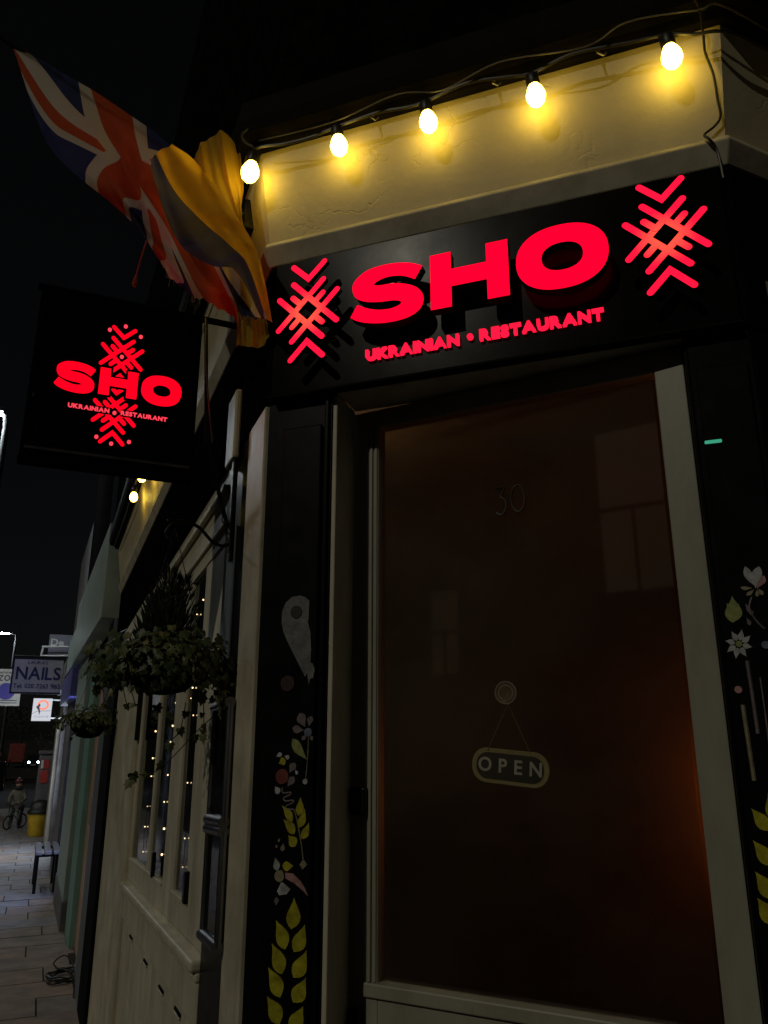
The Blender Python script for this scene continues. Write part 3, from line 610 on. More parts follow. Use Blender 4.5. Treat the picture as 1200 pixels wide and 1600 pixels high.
# ---- its iron bracket
bk = thing('sign_bracket', 'black iron bracket and stay carrying the projecting box sign', 'bracket', FS(TH, .0, 2.1))
MB().box(FS, TH - .012, TH + .012, .010, .024, 2.02, 2.36).build('wall_plate', 'iron', bk, bevel=.003)
MB().tube([FS(TH + .02, .02, 2.748), FS(TH + .02, .60, 2.748)], .010, 8).build('arm', 'black_board', bk)
MB().tube([FS(TH + .02, .025, 2.10), FS(TH - .0, .105, 2.34), FS(TH + .01, .13, 2.745)], .006, 6).build('stay', 'iron', bk)
MB().tube([FS(TH - .01, .09, 2.34), FS(TH - .01, .128, 2.60), FS(TH - .01, .135, 2.735)], .0025, 6).build('stay_wire', 'steel', bk)


# ================================================================== FESTOON LIGHTS
def bulb(p, r, label, glow='bulb_glow', tilt=(0, 0, 1), group='festoon bulbs under the cornice'):
    th = thing('festoon_bulb', label, 'light bulb', p, group); p = Vector(p)
    MB().lathe(p, [(.001, -1.35 * r), (.45 * r, -1.25 * r), (.82 * r, -.85 * r), (1.0 * r, -.3 * r), (.98 * r, .1 * r), (.80 * r, .65 * r), (.58 * r, 1.1 * r)], 16, tilt).build('glass_bulb', glow, th, smooth=True)
    MB().lathe(p + Vector(tilt).normalized() * 1.1 * r, [(.62 * r, 0), (.70 * r, .15 * r), (.70 * r, 1.1 * r), (.5 * r, 1.5 * r), (.3 * r, 1.7 * r)], 14, tilt).build('socket', 'cable_black', th, smooth=True)
    return th
BL = [(-.690, 3.006, 'glowing festoon bulb second from the flag above the sign'), (-.443, 3.003, 'middle glowing festoon bulb of the five above the door sign'),
      (-.172, 2.994, 'glowing festoon bulb second from the right above the letter O'), (.138, 2.998, 'rightmost glowing festoon bulb near the hanging cable at the corner')]
bulb(FC(-.956, .104, 3.000), .025, 'leftmost festoon bulb at the building corner beside the flag', tilt=(.1, .1, 1))
for x, z, lb in BL: bulb(FC(x, .104, z), .0235, lb, tilt=(-.12, -.05, 1))
bulb(FS(2.290, .104, 2.960), .023, 'upper of two festoon bulbs seen below the projecting sign')
bulb(FS(2.713, .104, 2.990), .023, 'lower of two festoon bulbs beyond the projecting sign')
bulb(FR(.62, .104, 3.0), .0235, 'festoon bulb round the right corner lighting the cream side fascia')
cb = [FS(4.1, .10, 3.08), FS(3.4, .10, 3.06), FS(2.713, .104, 3.06), FS(2.5, .104, 3.05), FS(2.29, .104, 3.04), FS(1.6, .10, 3.06), FS(.9, .10, 3.07), FS(.1, .10, 3.06), FC(-.956, .104, 3.066), FC(-.85, .106, 3.058), FC(-.77, .106, 3.056), FC(-.694, .104, 3.068), FC(-.58, .108, 3.072), FC(-.50, .106, 3.064), FC(-.447, .104, 3.068), FC(-.34, .112, 3.080), FC(-.24, .108, 3.068), FC(-.176, .104, 3.062), FC(-.08, .110, 3.078), FC(.05, .108, 3.066), FC(.134, .104, 3.062), FC(.19, .10, 3.046), FC(.262, .085, 3.040), FR(.12, .09, 3.044), FR(.5, .09, 3.05), FR(1.4, .08, 3.06)]
tag(MB().tube(crom(cb, 6), .0042, 6).build('festoon_cable', 'cable_black', smooth=True), 'black festoon cable running along under the cornice', 'cable')
cb = [FC(-.93, .11, 3.09), FC(-.70, .125, 3.066), FC(-.52, .13, 3.09), FC(-.40, .12, 3.072), FC(-.25, .132, 3.095), FC(-.05, .128, 3.07), FC(.05, .134, 3.10), FC(.2, .13, 3.08), FC(.27, .10, 3.09), FR(.3, .10, 3.06)]
tag(MB().tube(crom(cb, 6), .0022, 6).build('thin_wire', 'cable_grey', smooth=True), 'thin slack wire looped along the dark cornice edge', 'wire')
cb = [FC(.178, .132, 3.14), FC(.205, .12, 3.11), FC(.212, .085, 3.06), FC(.213, .066, 3.02), FC(.224, .058, 2.96), FC(.226, .050, 2.90), FC(.228, .042, 2.856), FC(.214, .036, 2.838), FC(.190, .040, 2.818), FC(.198, .044, 2.800), FC(.212, .032, 2.775), FC(.217, .03, 2.70)]
tag(MB().tube(crom(cb, 6), .0030, 6).build('hanging_cable', 'cable_black', smooth=True), 'black cable hanging down the right corner of the cream fascia', 'cable')
cb = [FC(-.95, .12, 3.135), FC(-.975, .128, 3.11), FC(-.965, .12, 3.085), FC(-.945, .112, 3.07), FC(-.958, .104, 3.05)]
tag(MB().tube(crom(cb, 6), .0032, 6).build('cable_tail', 'cable_grey', smooth=True), 'short pale cable end above the leftmost bulb', 'cable')
for k, (a, lb) in enumerate(((-.60, 'small cable clip on the cornice left of the middle bulb'), (-.275, 'small cable clip under the cornice right of the middle bulb'), (-.02, 'small cable clip under the cornice left of the rightmost bulb'))):
    th = thing('cable_clip', lb, 'clip', FC(a, .09, 3.06), 'cable clips under the cornice')
    MB().tube([FC(a, .085, 3.095), FC(a, .10, 3.07), FC(a + .012, .10, 3.058), FC(a + .018, .095, 3.07)], .0025, 6).build('hook', 'steel', th)
    MB().ball(FC(a, .088, 3.090), .005, 8).build('screw', 'steel', th)

# ================================================================== FLAGS
FLAG=[[(-1.556,-0.409,3.353),(-1.458,-0.327,3.314),(-1.358,-0.233,3.262),(-1.241,-0.127,3.178),(-1.14,-0.017,3.05)],[(-1.418,-0.366,3.014),(-1.373,-0.338,3.086),(-1.284,-0.246,3.106),(-1.174,-0.178,3.017),(-1.062,-0.102,2.941)],[(-1.256,-0.276,2.845),(-1.242,-0.278,2.903),(-1.219,-0.249,2.981),(-1.128,-0.186,2.919),(-1.005,-0.112,2.863)],[(-1.213,-0.211,2.794),(-1.161,-0.205,2.763),(-1.099,-0.19,2.788),(-1.041,-0.141,2.769),(-0.95,-0.096,2.769)],[(-1.168,-0.157,2.708),(-1.097,-0.14,2.629),(-1.019,-0.107,2.581),(-0.951,-0.086,2.558),(-0.885,-0.076,2.532)]]

def bic(net, u, v):
    def cr(p, t):
        x = t * (len(p) - 1); i = min(int(x), len(p) - 2); f = x - i; g = lambda k: Vector(p[max(0, min(len(p) - 1, k))])
        a, b, c, d = g(i - 1), g(i), g(i + 1), g(i + 2)
        return .5 * ((2 * b) + (c - a) * f + (2 * a - 5 * b + 4 * c - d) * f * f + (3 * b - a - 3 * c + d) * f ** 3)
    return cr([cr(r, v) for r in net], u)
def flag_mat():
    m = bpy.data.materials.new('union_flag'); m.use_nodes = True; n = m.node_tree.nodes; l = m.node_tree.links; X.nt = m.node_tree; b = n['Principled BSDF']; b.inputs['Roughness'].default_value = .85
    uv = n.new('ShaderNodeUVMap'); uv.uv_map = 'UVMap'; sp = n.new('ShaderNodeSeparateXYZ'); l.new(uv.outputs[0], sp.inputs[0])
    A = 1.45                                             # cloth length over height
    x = (X(sp.outputs[0]) - .5) * A; y = X(sp.outputs[1]) - .5
    k = 1 / math.sqrt(1 + 1 / A / A)
    d1 = (y - x * (1 / A)) * k; d2 = (y + x * (1 / A)) * k
    ws = d1.abs().lt(.10).op('MAXIMUM', d2.abs().lt(.10))
    sgx = x.gt(0) * 2.0 - 1.0
    r1 = (d1 * sgx - .030).abs().lt(.032); r2 = (d2 * sgx + .030).abs().lt(.032)
    rs = r1.op('MAXIMUM', r2)
    wc = x.abs().lt(.165).op('MAXIMUM', y.abs().lt(.165)); rc = x.abs().lt(.10).op('MAXIMUM', y.abs().lt(.10))
    def mixc(a, bcol, f):
        q = n.new('ShaderNodeMixRGB'); l.new(f.k, q.inputs[0])
        if isinstance(a, tuple): q.inputs[1].default_value = (*a, 1)
        else: l.new(a, q.inputs[1])
        q.inputs[2].default_value = (*bcol, 1); return q.outputs[0]
    W = (.84, .74, .58); RD = (.72, .11, .03)
    c = mixc((.05, .06, .18), W, ws); c = mixc(c, RD, rs); c = mixc(c, W, wc); c = mixc(c, RD, rc)
    l.new(c, b.inputs['Base Color'])
    tr = n.new('ShaderNodeBsdfTranslucent'); l.new(c, tr.inputs[0]); mx = n.new('ShaderNodeMixShader'); mx.inputs[0].default_value = .7
    l.new(b.outputs[0], mx.inputs[1]); l.new(tr.outputs[0], mx.inputs[2]); l.new(mx.outputs[0], n['Material Output'].inputs[0])
    tc = n.new('ShaderNodeTexCoord'); nz = n.new('ShaderNodeTexNoise'); nz.inputs['Scale'].default_value = 16; nz.inputs['Detail'].default_value = 6; nz.inputs['Distortion'].default_value = .8
    mp = n.new('ShaderNodeMapping'); mp.inputs['Rotation'].default_value = (.3, .7, .2); mp.inputs['Scale'].default_value = (1.0, 1.0, .35); l.new(tc.outputs['Object'], mp.inputs[0]); l.new(mp.outputs[0], nz.inputs['Vector'])
    bp = n.new('ShaderNodeBump'); bp.inputs['Strength'].default_value = .7; bp.inputs['Distance'].default_value = .02; l.new(nz.outputs[0], bp.inputs['Height']); l.new(bp.outputs[0], b.inputs['Normal'])
    MAT['union_flag'] = m
flag_mat()
POLE_B = FS(.137, .0694, 2.998 + K * .137); POLE_T = Vector((-1.5905, -.4405, 3.3805)); POLE_D = (POLE_T - POLE_B).normalized()
fp = thing('flag_pole', 'black angled flag pole in a wall holder at the cream corner', 'flag pole', POLE_B)
MB().tube([POLE_B, POLE_T], .0085, 10).build('pole', 'pole_black', fp, smooth=True)
MB().ball(POLE_T, .013, 10).build('finial', 'pole_black', fp, smooth=True)
MB().tube([POLE_B - POLE_D * .01, POLE_B + POLE_D * .09], .014, 10).build('socket', 'iron', fp, smooth=True)
MB().box(FS, .115, .160, .035, .072, 2.95, 3.05).build('wall_plate', 'iron', fp, bevel=.004)
def cloth(name, net, nu, nv, m, fn=None, uv=True, parent=None, thick=.0008):
    vs = []; fs = []
    for i in range(nu + 1):
        for j in range(nv + 1):
            u, v = i / nu, j / nv; p = bic(net, u, v); vs.append(p + (fn(u, v) if fn else Vector()))
    for i in range(nu):
        for j in range(nv): fs.append([i * (nv + 1) + j, (i + 1) * (nv + 1) + j, (i + 1) * (nv + 1) + j + 1, i * (nv + 1) + j + 1])
    b = MB(); b.add(vs, fs); o = b.build(name, m, parent, smooth=True)
    if uv:
        me = o.data; ul = me.uv_layers.new(name='UVMap')
        for lp in me.loops: ul.data[lp.index].uv = ((lp.vertex_index // (nv + 1)) / nu, (lp.vertex_index % (nv + 1)) / nv)
    return o
VIEW = Vector((-.33, .90, .28))
FV = Vector((.62, .33, -.42)).normalized()               # roughly along the pole, down towards the wall
def ripple(u, v):
    g = u ** .75
    ph = 2.15 * v + .75 * u + .06 * math.sin(6 * v + 5 * u)
    sw = math.sin(2 * math.pi * ph)
    a = .030 * (sw + .35 * math.sin(4 * math.pi * ph + .8)) * g + .010 * math.sin(21 * v - 11 * u + 1) * g + .006 * math.sin(33 * v + 19 * u) * g
    a += .016 * math.sin(6.5 * u + 4 * v) * (1 - abs(2 * v - 1)) + .006 * math.sin(13 * u - 17 * v)
    lat = .022 * math.cos(2 * math.pi * ph) * g * math.sin(math.pi * min(1, v * 1.0)) 
    fray = (.007 * math.sin(90 * v) * math.sin(41 * v + 1) - .012 * max(0, math.sin(13 * v)) ** 3) * max(0, (u - .93) / .07)
    return VIEW * a + FV * lat + Vector((0, 0, fray))
uf = thing('union_flag', 'ragged red white and blue union flag drooping from the angled pole', 'flag', FLAG[4][2])
fo_ = cloth('cloth', FLAG, 72, 72, 'union_flag', ripple, parent=uf)
for j in range(46):                                     # frayed threads along the torn fly edge
    v = random.random(); p = bic(FLAG, 1, v) + ripple(1, v); L = random.uniform(.006, .028)
    MB().tube([p, p + Vector((random.uniform(-.006, .006), random.uniform(-.004, .004), -L * .6)), p + Vector((random.uniform(-.010, .010), random.uniform(-.006, .006), -L))], .0005, 4).build('thread', 'string', uf)
p = bic(FLAG, .80, 0.0)
MB().tube(crom([p, p + Vector((-.012, 0, -.05)), p + Vector((-.022, 0, -.10)), p + Vector((-.026, 0, -.135))], 4), [.0025] * 9 + [.005, .006, .007, .004], 6).build('torn_strip', 'sticker_red', uf, smooth=True)
YN = [[(-1.141, -.115, 3.092), (-1.10, -.13, 3.118), (-1.043, -.123, 3.145), (-1.022, -.06, 3.13)],
      [(-1.105, -.10, 2.99), (-1.07, -.125, 2.97), (-1.030, -.085, 3.00), (-1.000, -.06, 2.99)],
      [(-1.065, -.06, 2.90), (-1.03, -.085, 2.87), (-1.005, -.06, 2.88), (-.985, -.085, 2.87)],
      [(-1.02, -.045, 2.70), (-.99, -.07, 2.68), (-.965, -.035, 2.69), (-.940, -.060, 2.70)],
      [(-1.005, -.045, 2.50), (-.975, -.065, 2.490), (-.945, -.03, 2.495), (-.905, -.045, 2.512)]]
def rip2(u, v): return VIEW * (.008 * math.sin(16 * v + 2 * u) + .004 * math.sin(37 * v - 3 * u))
yf = cloth('yellow_flag', YN, 40, 40, 'flag_yellow', rip2, uv=False)
tag(yf, 'plain yellow cloth flag hanging close to the corner behind the union flag', 'flag')

UAF=[[(-1.126,-0.233,3.038),(-1.156,-0.245,3.004),(-1.174,-0.251,2.966)],[(-1.049,-0.226,2.963),(-1.081,-0.242,2.871),(-1.123,-0.254,2.822)],[(-0.982,-0.192,2.862),(-1.019,-0.212,2.795),(-1.076,-0.214,2.714)],[(-0.923,-0.168,2.765),(-0.956,-0.18,2.729),(-1.003,-0.177,2.663)],[(-0.884,-0.146,2.67),(-0.908,-0.158,2.661),(-0.944,-0.161,2.646)],[(-0.866,-0.103,2.514),(-0.878,-0.11,2.523),(-0.893,-0.111,2.526)]]
def ua_mat():
    m = bpy.data.materials.new('blue_yellow'); m.use_nodes = True; n = m.node_tree.nodes; l = m.node_tree.links; X.nt = m.node_tree; b = n['Principled BSDF']; b.inputs['Roughness'].default_value = .85
    uv = n.new('ShaderNodeUVMap'); uv.uv_map = 'UVMap'; sp = n.new('ShaderNodeSeparateXYZ'); l.new(uv.outputs[0], sp.inputs[0]); f = X(sp.outputs[1]).gt(.58)
    q = n.new('ShaderNodeMixRGB'); l.new(f.k, q.inputs[0]); q.inputs[1].default_value = (.88, .56, .03, 1); q.inputs[2].default_value = (.11, .12, .22, 1); l.new(q.outputs[0], b.inputs['Base Color'])
    tr = n.new('ShaderNodeBsdfTranslucent'); l.new(q.outputs[0], tr.inputs[0]); mx = n.new('ShaderNodeMixShader'); mx.inputs[0].default_value = .65
    l.new(b.outputs[0], mx.inputs[1]); l.new(tr.outputs[0], mx.inputs[2]); l.new(mx.outputs[0], n['Material Output'].inputs[0])
    tc = n.new('ShaderNodeTexCoord'); nz = n.new('ShaderNodeTexNoise'); nz.inputs['Scale'].default_value = 14; nz.inputs['Detail'].default_value = 6; nz.inputs['Distortion'].default_value = .8; l.new(tc.outputs['Object'], nz.inputs['Vector'])
    bp = n.new('ShaderNodeBump'); bp.inputs['Strength'].default_value = .6; bp.inputs['Distance'].default_value = .02; l.new(nz.outputs[0], bp.inputs['Height']); l.new(bp.outputs[0], b.inputs['Normal'])
    MAT['blue_yellow'] = m
ua_mat()
def rip3(u, v): return VIEW * ((.012 * math.sin(7 * v + 5 * u) + .007 * math.sin(15 * v - 9 * u) - .014 * math.sin(math.pi * v) + .004 * math.sin(29 * u + 11 * v)) * math.sin(math.pi * min(1, .15 + u * .9)))
by = cloth('blue_yellow_flag', UAF, 60, 40, 'blue_yellow', rip3)
tag(by, 'yellow and blue flag draped across the lower half of the union flag', 'flag')

# ================================================================== MENU CASES, OPEN SIGN
def menu_case(z0, z1, lb):
    a, c = .165, .345; th = thing('menu_case', lb, 'menu case', FS(.25, .01, z0), 'steel menu cases on the dark pier')
    MB().box(FS, a + .008, c - .008, .004, .014, z0 + .008, z1 - .008).build('back_board', 'print_grey', th)
    for t in (a, c): MB().tube([FS(t, .022, z0), FS(t, .022, z1)], .009, 10).build('side_rail', 'steel', th, smooth=True)
    for z in (z0, z1): MB().tube([FS(a - .006, .024, z), FS(c + .006, .024, z)], .014, 12).build('end_rail', 'steel', th, smooth=True)
    MB().box(FS, a + .01, c - .01, .018, .021, z0 + .012, z1 - .012).build('cover_glass', 'pane_window', th)
    MB().box(FS, a + .03, c - .03, .0142, .0155, z0 + .03, z1 - .03).build('menu_sheet', 'board_black', th)
menu_case(1.312, 1.595, 'upper steel framed menu case on the dark pier beside the cream post')
menu_case(1.040, 1.290, 'lower steel framed menu case directly below another on the dark pier')
def FO(s, o, z): return FD(s, o - .050, z)
os_ = thing('open_sign', 'small rounded OPEN board with pale rim hanging on the door glass', 'sign', FD(.452, 0, 1.40))
ca, sa = math.cos(R(-5)), math.sin(R(-5))
def FOP(a, o, z):                                       # tilted a little as it hangs; a reads left to right
    return FO(.4525 - (a * ca - z * sa), o, 1.438 + (a * sa + z * ca))
rr = lambda hw, hh, r, n=8: [(sx * (hw - r) + r * math.cos(R(b + 90 * k / n)), sz * (hh - r) + r * math.sin(R(b + 90 * k / n))) for sx, sz, b in ((1, 1, 0), (-1, 1, 90), (-1, -1, 180), (1, -1, 270)) for k in range(n + 1)]
MB().plate(FOP, rr(.088, .037, .034), .004, .012).build('rim', 'pale_wood', os_, bevel=.001)
MB().plate(FOP, rr(.077, .028, .026), .0122, .0135).build('face', 'board_black', os_)
write('OPEN', FOP, -.072, -.012, .073, .029, .0142, 'chalk_white', os_, bold=.02, track=.42)
hk = thing('suction_hook', 'clear plastic suction hook on the door glass above the OPEN board', 'hook', FD(.4505, 0, 1.59))
MB().lathe(FO(.4505, .026, 1.598), [(.0255, .001), (.026, .003), (.020, .006), (.018, .0062), (.012, .010), (.008, .014), (.006, .022)], 24, -DN).build('cup', 'clear_plastic', hk, smooth=True)
for rr_, ww_ in ((.0245, .0010), (.0165, .0008)): MB().tube([FO(.4505 + rr_ * math.cos(2 * math.pi * k / 28), .024, 1.598 + rr_ * math.sin(2 * math.pi * k / 28)) for k in range(29)], ww_, 6).build('cup_highlight', 'chalk_white', hk, smooth=True)  # pale rings drawn as highlights on the clear cup
MB().tube([FO(.4505, .014, 1.600), FO(.4505, .008, 1.585), FO(.4505, .008, 1.572), FO(.4505, .014, 1.566)], .002, 6).build('hook', 'clear_plastic', hk, smooth=True)
for a in (-.052, .048): MB().tube([FO(.4505 + (.003 if a < 0 else -.003), .012, 1.568), FOP(a, .014, .031)], .0009, 5).build('string', 'string', os_)
tag(MB().box(FC, .112, .145, .0115, .017, 2.085, 2.092).build('alarm_light', 'led_green', bevel=.002), 'tiny green indicator light on the black pier right of the door', 'light')
# fairy lights inside the folding windows
FL = [[(.655, 2.118), (.644, 2.042), (.644, 1.902)], [(.963, 2.138), (1.019, 2.05), (1.128, 1.997), (1.098, 1.744), (1.13, 1.693), (1.066, 1.629), (1.084, 1.386), (1.041, 1.221), (1.051, 1.124)],
      [(1.473, 1.704), (1.508, 1.605), (1.545, 1.544), (1.561, 1.442), (1.578, 1.341), (1.556, 1.238), (1.54, 1.145)], [(2.02, 1.62), (2.037, 1.524), (2.057, 1.414), (2.099, 1.305), (2.144, 1.2), (2.131, 1.113)]]
lbs = ('short string of warm fairy lights at the top right of the shop window', 'string of warm fairy lights in the nearest folding window pane', 'string of warm fairy lights in the middle folding window pane', 'string of warm fairy lights in the farthest folding window pane')
for st, lb in zip(FL, lbs):
    dd = -.010; f_ = (.457 - dd) / .497                   # hung just inside the front of the frames
    st = [(((t + 1.826) * f_ - 1.826), 1.504 + (z - K * t - 1.504) * f_ + K * ((t + 1.826) * f_ - 1.826)) for t, z in st]
    th = thing('fairy_light_string', lb, 'fairy lights', FS(st[-1][0], dd, st[-1][1]), 'fairy light strings in the folding windows')
    MB().tube([FS(t, dd, z) for t, z in st], .0010, 5).build('wire', 'cable_black', th)
    for t, z in st:
        MB().ball(FS(t + random.uniform(-.015, .015), dd, z + random.uniform(-.02, .02)), random.choice((.0022, .003, .0042)), 8).build('bulb', 'fairy', th)


# ================================================================== PLANTS
def ivy_leaf_mesh(name, m, s=1.0):
    h = [(0, 0), (.30, -.16), (.52, .05), (.36, .28), (.46, .55), (.20, .58), (0, 1.0)]
    pts = [(x, y, -.16 * abs(x)) for x, y in h] + [(-x, y, -.16 * abs(x)) for x, y in h[-2:0:-1]]
    vs = [(a * s, b * s, c * s) for a, b, c in pts]; mid = (0, .4 * s, .03 * s); vs.append(mid); n = len(pts)
    me = bpy.data.meshes.new(name); me.from_pydata(vs, [], [(i, (i + 1) % n, n) for i in range(n)]); me.materials.append(MAT[m]); return me
IVY = [ivy_leaf_mesh('ivy_leaf', 'ivy'), ivy_leaf_mesh('ivy_leaf_pale', 'ivy_pale')]
def leaf_matrix(p, out, up, size, spin=.5):
    out = Vector(out).normalized(); d = Vector(up) + Vector((random.uniform(-spin, spin), random.uniform(-spin, spin), random.uniform(-spin, spin)))
    d = (d - out * d.dot(out)); d = d.normalized() if d.length > .05 else out.orthogonal().normalized()
    x = d.cross(out).normalized(); M = Matrix((x, d, out)).transposed().to_4x4(); return Matrix.Translation(p) @ M @ Matrix.Scale(size, 4)
def leaf_obj(p, out, up, size, parent, pale=.25, spin=.5):
    o = bpy.data.objects.new('leaf', IVY[random.random() < pale]); col.objects.link(o); o.parent = parent
    o.matrix_local = Matrix.Translation(-ORG[parent.name]) @ leaf_matrix(Vector(p), out, up, size, spin); return o
def mass(name, items, m, parent):                       # many small leaves joined as one part
    b = MB(); src = IVY[0]; sv = [v.co.copy() for v in src.vertices]; sf = [list(p.vertices) for p in src.polygons]
    for M in items: b.add([M @ v for v in sv], sf)
    o = b.build(name, m, parent); o['kind'] = 'stuff'; return o
def rdir(): 
    v = Vector((random.gauss(0, 1), random.gauss(0, 1), random.gauss(0, 1))); return v.normalized()
CAMV = Vector((0, -1.64, 1.504))
def basket(c, r, depth, label, conifer, fr, n_big, n_small, trail):
    th = thing('hanging_basket', label, 'hanging basket', c - Vector((0, 0, depth)), 'hanging baskets on iron brackets')
    MB().lathe(c - Vector((0, 0, depth)), [(.15 * r, 0), (.55 * r, .10 * depth), (.85 * r, .45 * depth), (1.0 * r, .9 * depth), (1.03 * r, depth), (.9 * r, 1.02 * depth)], 20).build('bowl', 'black_matt', th, smooth=True)
    sm = []; smp = []
    for i in range(n_small):
        d = rdir(); d.z = abs(d.z) * 1.1 - .42; rr_ = random.uniform(.5, 1.0) if random.random() < .8 else random.uniform(1.0, 1.3)
        q = c + Vector((d.x * fr[0], d.y * fr[0], d.z * fr[1])) * rr_ + Vector((0, 0, random.gauss(0, .012)))
        (sm if random.random() < .7 else smp).append(leaf_matrix(q, d + Vector((0, 0, .4)), (d.x, d.y, -.5), random.uniform(.009, .026)))
    mass('foliage', sm, 'ivy', th); mass('foliage', smp, 'ivy_pale', th)
    for i in range(n_big):
        d = rdir(); toc = (CAMV - c).normalized()
        if d.dot(toc) < -.1: d = d - 2 * toc * d.dot(toc)
        d.z = d.z * .7; q = c + Vector((d.x * fr[0], d.y * fr[0], d.z * fr[1] - (.03 if random.random() < .3 else 0))) * random.uniform(.85, 1.25)
        leaf_obj(q, d + toc * .6 + rdir() * .5, (d.x * .6, d.y * .6, -.8), random.uniform(.013, .032), th, .4)
    for i in range(9 if conifer else 6):               # stray stems falling over the rim
        a = random.uniform(0, 2 * math.pi); e0 = c + Vector((math.cos(a), math.sin(a), 0)) * r * .9; L = random.uniform(.05, .14)
        trail = trail + [([e0, e0 + Vector((math.cos(a) * .045, math.sin(a) * .045, .01)), e0 + Vector((math.cos(a) * .07, math.sin(a) * .07, -L * .5)), e0 + Vector((math.cos(a + .3) * .075, math.sin(a + .3) * .075, -L))], random.randint(3, 6))]
    if conifer:
        b = MB()
        for i in range(3200):
            h = random.random() ** .8; k5 = i % 7; rad = .062 * (1 - h) ** .6 * math.sqrt(random.random()) + .003; a = random.uniform(0, 2 * math.pi)
            p = c + Vector((.036 * math.cos(k5 * .9) * (k5 > 0), .036 * math.sin(k5 * .9) * (k5 > 0), 0)) + Vector((rad * math.cos(a), rad * math.sin(a), .01 + (.225 - .018 * k5) * h)); d = Vector((math.cos(a) * .45, math.sin(a) * .45, 1 + random.uniform(-.2, .2))).normalized()
            sdv = d.cross(rdir()).normalized(); L = random.uniform(.018, .038); w_ = random.uniform(.0015, .0032)
            b.add([p, p + d * L * .45 + sdv * w_, p + d * L, p + d * L * .45 - sdv * w_], [(0, 1, 2, 3)])
        o = b.build('conifer', 'conifer', th); o['kind'] = 'stuff'
        MB().tube([c, c + Vector((0, 0, .2))], [.006, .002], 6).build('conifer_stem', 'stem', th)
    for pts, nl in trail:
        cp = crom(pts, 6); MB().tube(cp, .0013, 5).build('vine', 'stem', th)
        for i in range(nl):
            q = cp[min(len(cp) - 1, int((i + .6) / nl * len(cp)))]; toc = (CAMV - q).normalized()
            leaf_obj(q + rdir() * .006, toc + rdir() * .5, (random.uniform(-.4, .4), random.uniform(-.4, .4), -1), random.uniform(.015, .027), th, .45, .4)
    for k in range(3):
        a = k * 2.1 + .4; top = c + Vector((0, 0, .36 if conifer else .34)); e = c + Vector((r * math.cos(a), r * math.sin(a), 0)); pts = []
        MB().tube([e, top], .0012, 5).build('chain', 'iron', th)
    return th
B1 = FS(.30, .175, 1.715)
v1 = [FS(.25, .06, 1.64), FS(.25, .021, 1.598), FS(.25, .083, 1.533), FS(.25, .154, 1.455), FS(.25, .198, 1.426), FS(.25, .245, 1.428), FS(.25, .239, 1.412)]
v2 = [FS(.25, .09, 1.66), FS(.25, .075, 1.60), FS(.25, .070, 1.54), FS(.25, .072, 1.52)]
v3 = [FS(.22, .05, 1.70), FS(.20, .035, 1.66), FS(.19, .040, 1.60), FS(.19, .035, 1.57)]
v4 = [FS(.28, .29, 1.72), FS(.28, .33, 1.68), FS(.28, .345, 1.63)]
v5 = [FS(.05, .10, 1.70), FS(-.01, .13, 1.62), FS(-.03, .14, 1.52), FS(-.05, .15, 1.45)]
v6 = [FS(.10, .18, 1.72), FS(.02, .22, 1.66), FS(-.0, .24, 1.60)]
v7 = [FS(.25, .12, 1.60), FS(.25, .13, 1.53), FS(.25, .16, 1.50)]
basket(B1, .108, .092, 'large hanging basket of ivy with a small upright conifer in front of the window', True, (.165, .098), 190, 1300, [(v1, 7), (v2, 6), (v3, 9), (v4, 7), (v7, 3)])
B2 = FS(3.60, .175, 1.80)
basket(B2, .125, .130, 'smaller dark hanging basket of trailing ivy farther along the street', False, (.19, .10), 80, 520, [([FS(3.5, .08, 1.80), FS(3.45, .06, 1.76), FS(3.4, .05, 1.70)], 8), ([FS(3.6, .28, 1.84), FS(3.6, .32, 1.80)], 4), ([FS(3.5, .10, 1.86), FS(3.4, .07, 1.95), FS(3.4, .06, 2.02)], 6)])
def scroll(c, t, label, z, L):
    th = thing('scroll_bracket', label, 'bracket', FS(t, .02, z - .04), 'iron scroll brackets for the baskets')
    MB().box(FS, t - .012, t + .012, .010, .022, z - .06, z + .16).build('wall_plate', 'iron', th, bevel=.003)
    arm = crom([FS(t, .022, z - .01), FS(t, .04, z - .018), FS(t, .07, z - .008), FS(t, L * .6, z + .03), FS(t, L * .85, z + .043), FS(t, L, z + .030), FS(t, L + .012, z + .005), FS(t, L - .002, z - .012), FS(t, L - .018, z - .004), FS(t, L - .016, z + .010)], 6)
    MB().tube(arm, .0048, 8).build('arm', 'iron', th, smooth=True); MB().ball(FS(t, L + .012, z + .040), .004, 8).build('rivet', 'steel', th)
scroll(None, .30, 'black iron scroll bracket on the dark pier holding the conifer basket', 2.055, .185)
scroll(None, 3.60, 'black iron scroll bracket on the far pier holding the smaller basket', 2.14, .185)
chn = thing('chain', 'short rusty chain dangling beside the sign bracket', 'chain', FS(.30, .03, 2.07))
for i in range(9):
    f = i / 8; c = FS(.30, .070 - .045 * f ** 1.4, 2.255 - .19 * f); d = (Vector((0, 0, -1)) + EO * -.25).normalized(); sd_ = ET if i % 2 else EO
    pts = [c + d * (.012 * math.cos(a)) + sd_ * (.006 * math.sin(a)) for a in [2 * math.pi * k / 12 for k in range(13)]]
    MB().tube(pts, .0016, 5).build('link', 'iron', chn, smooth=True)

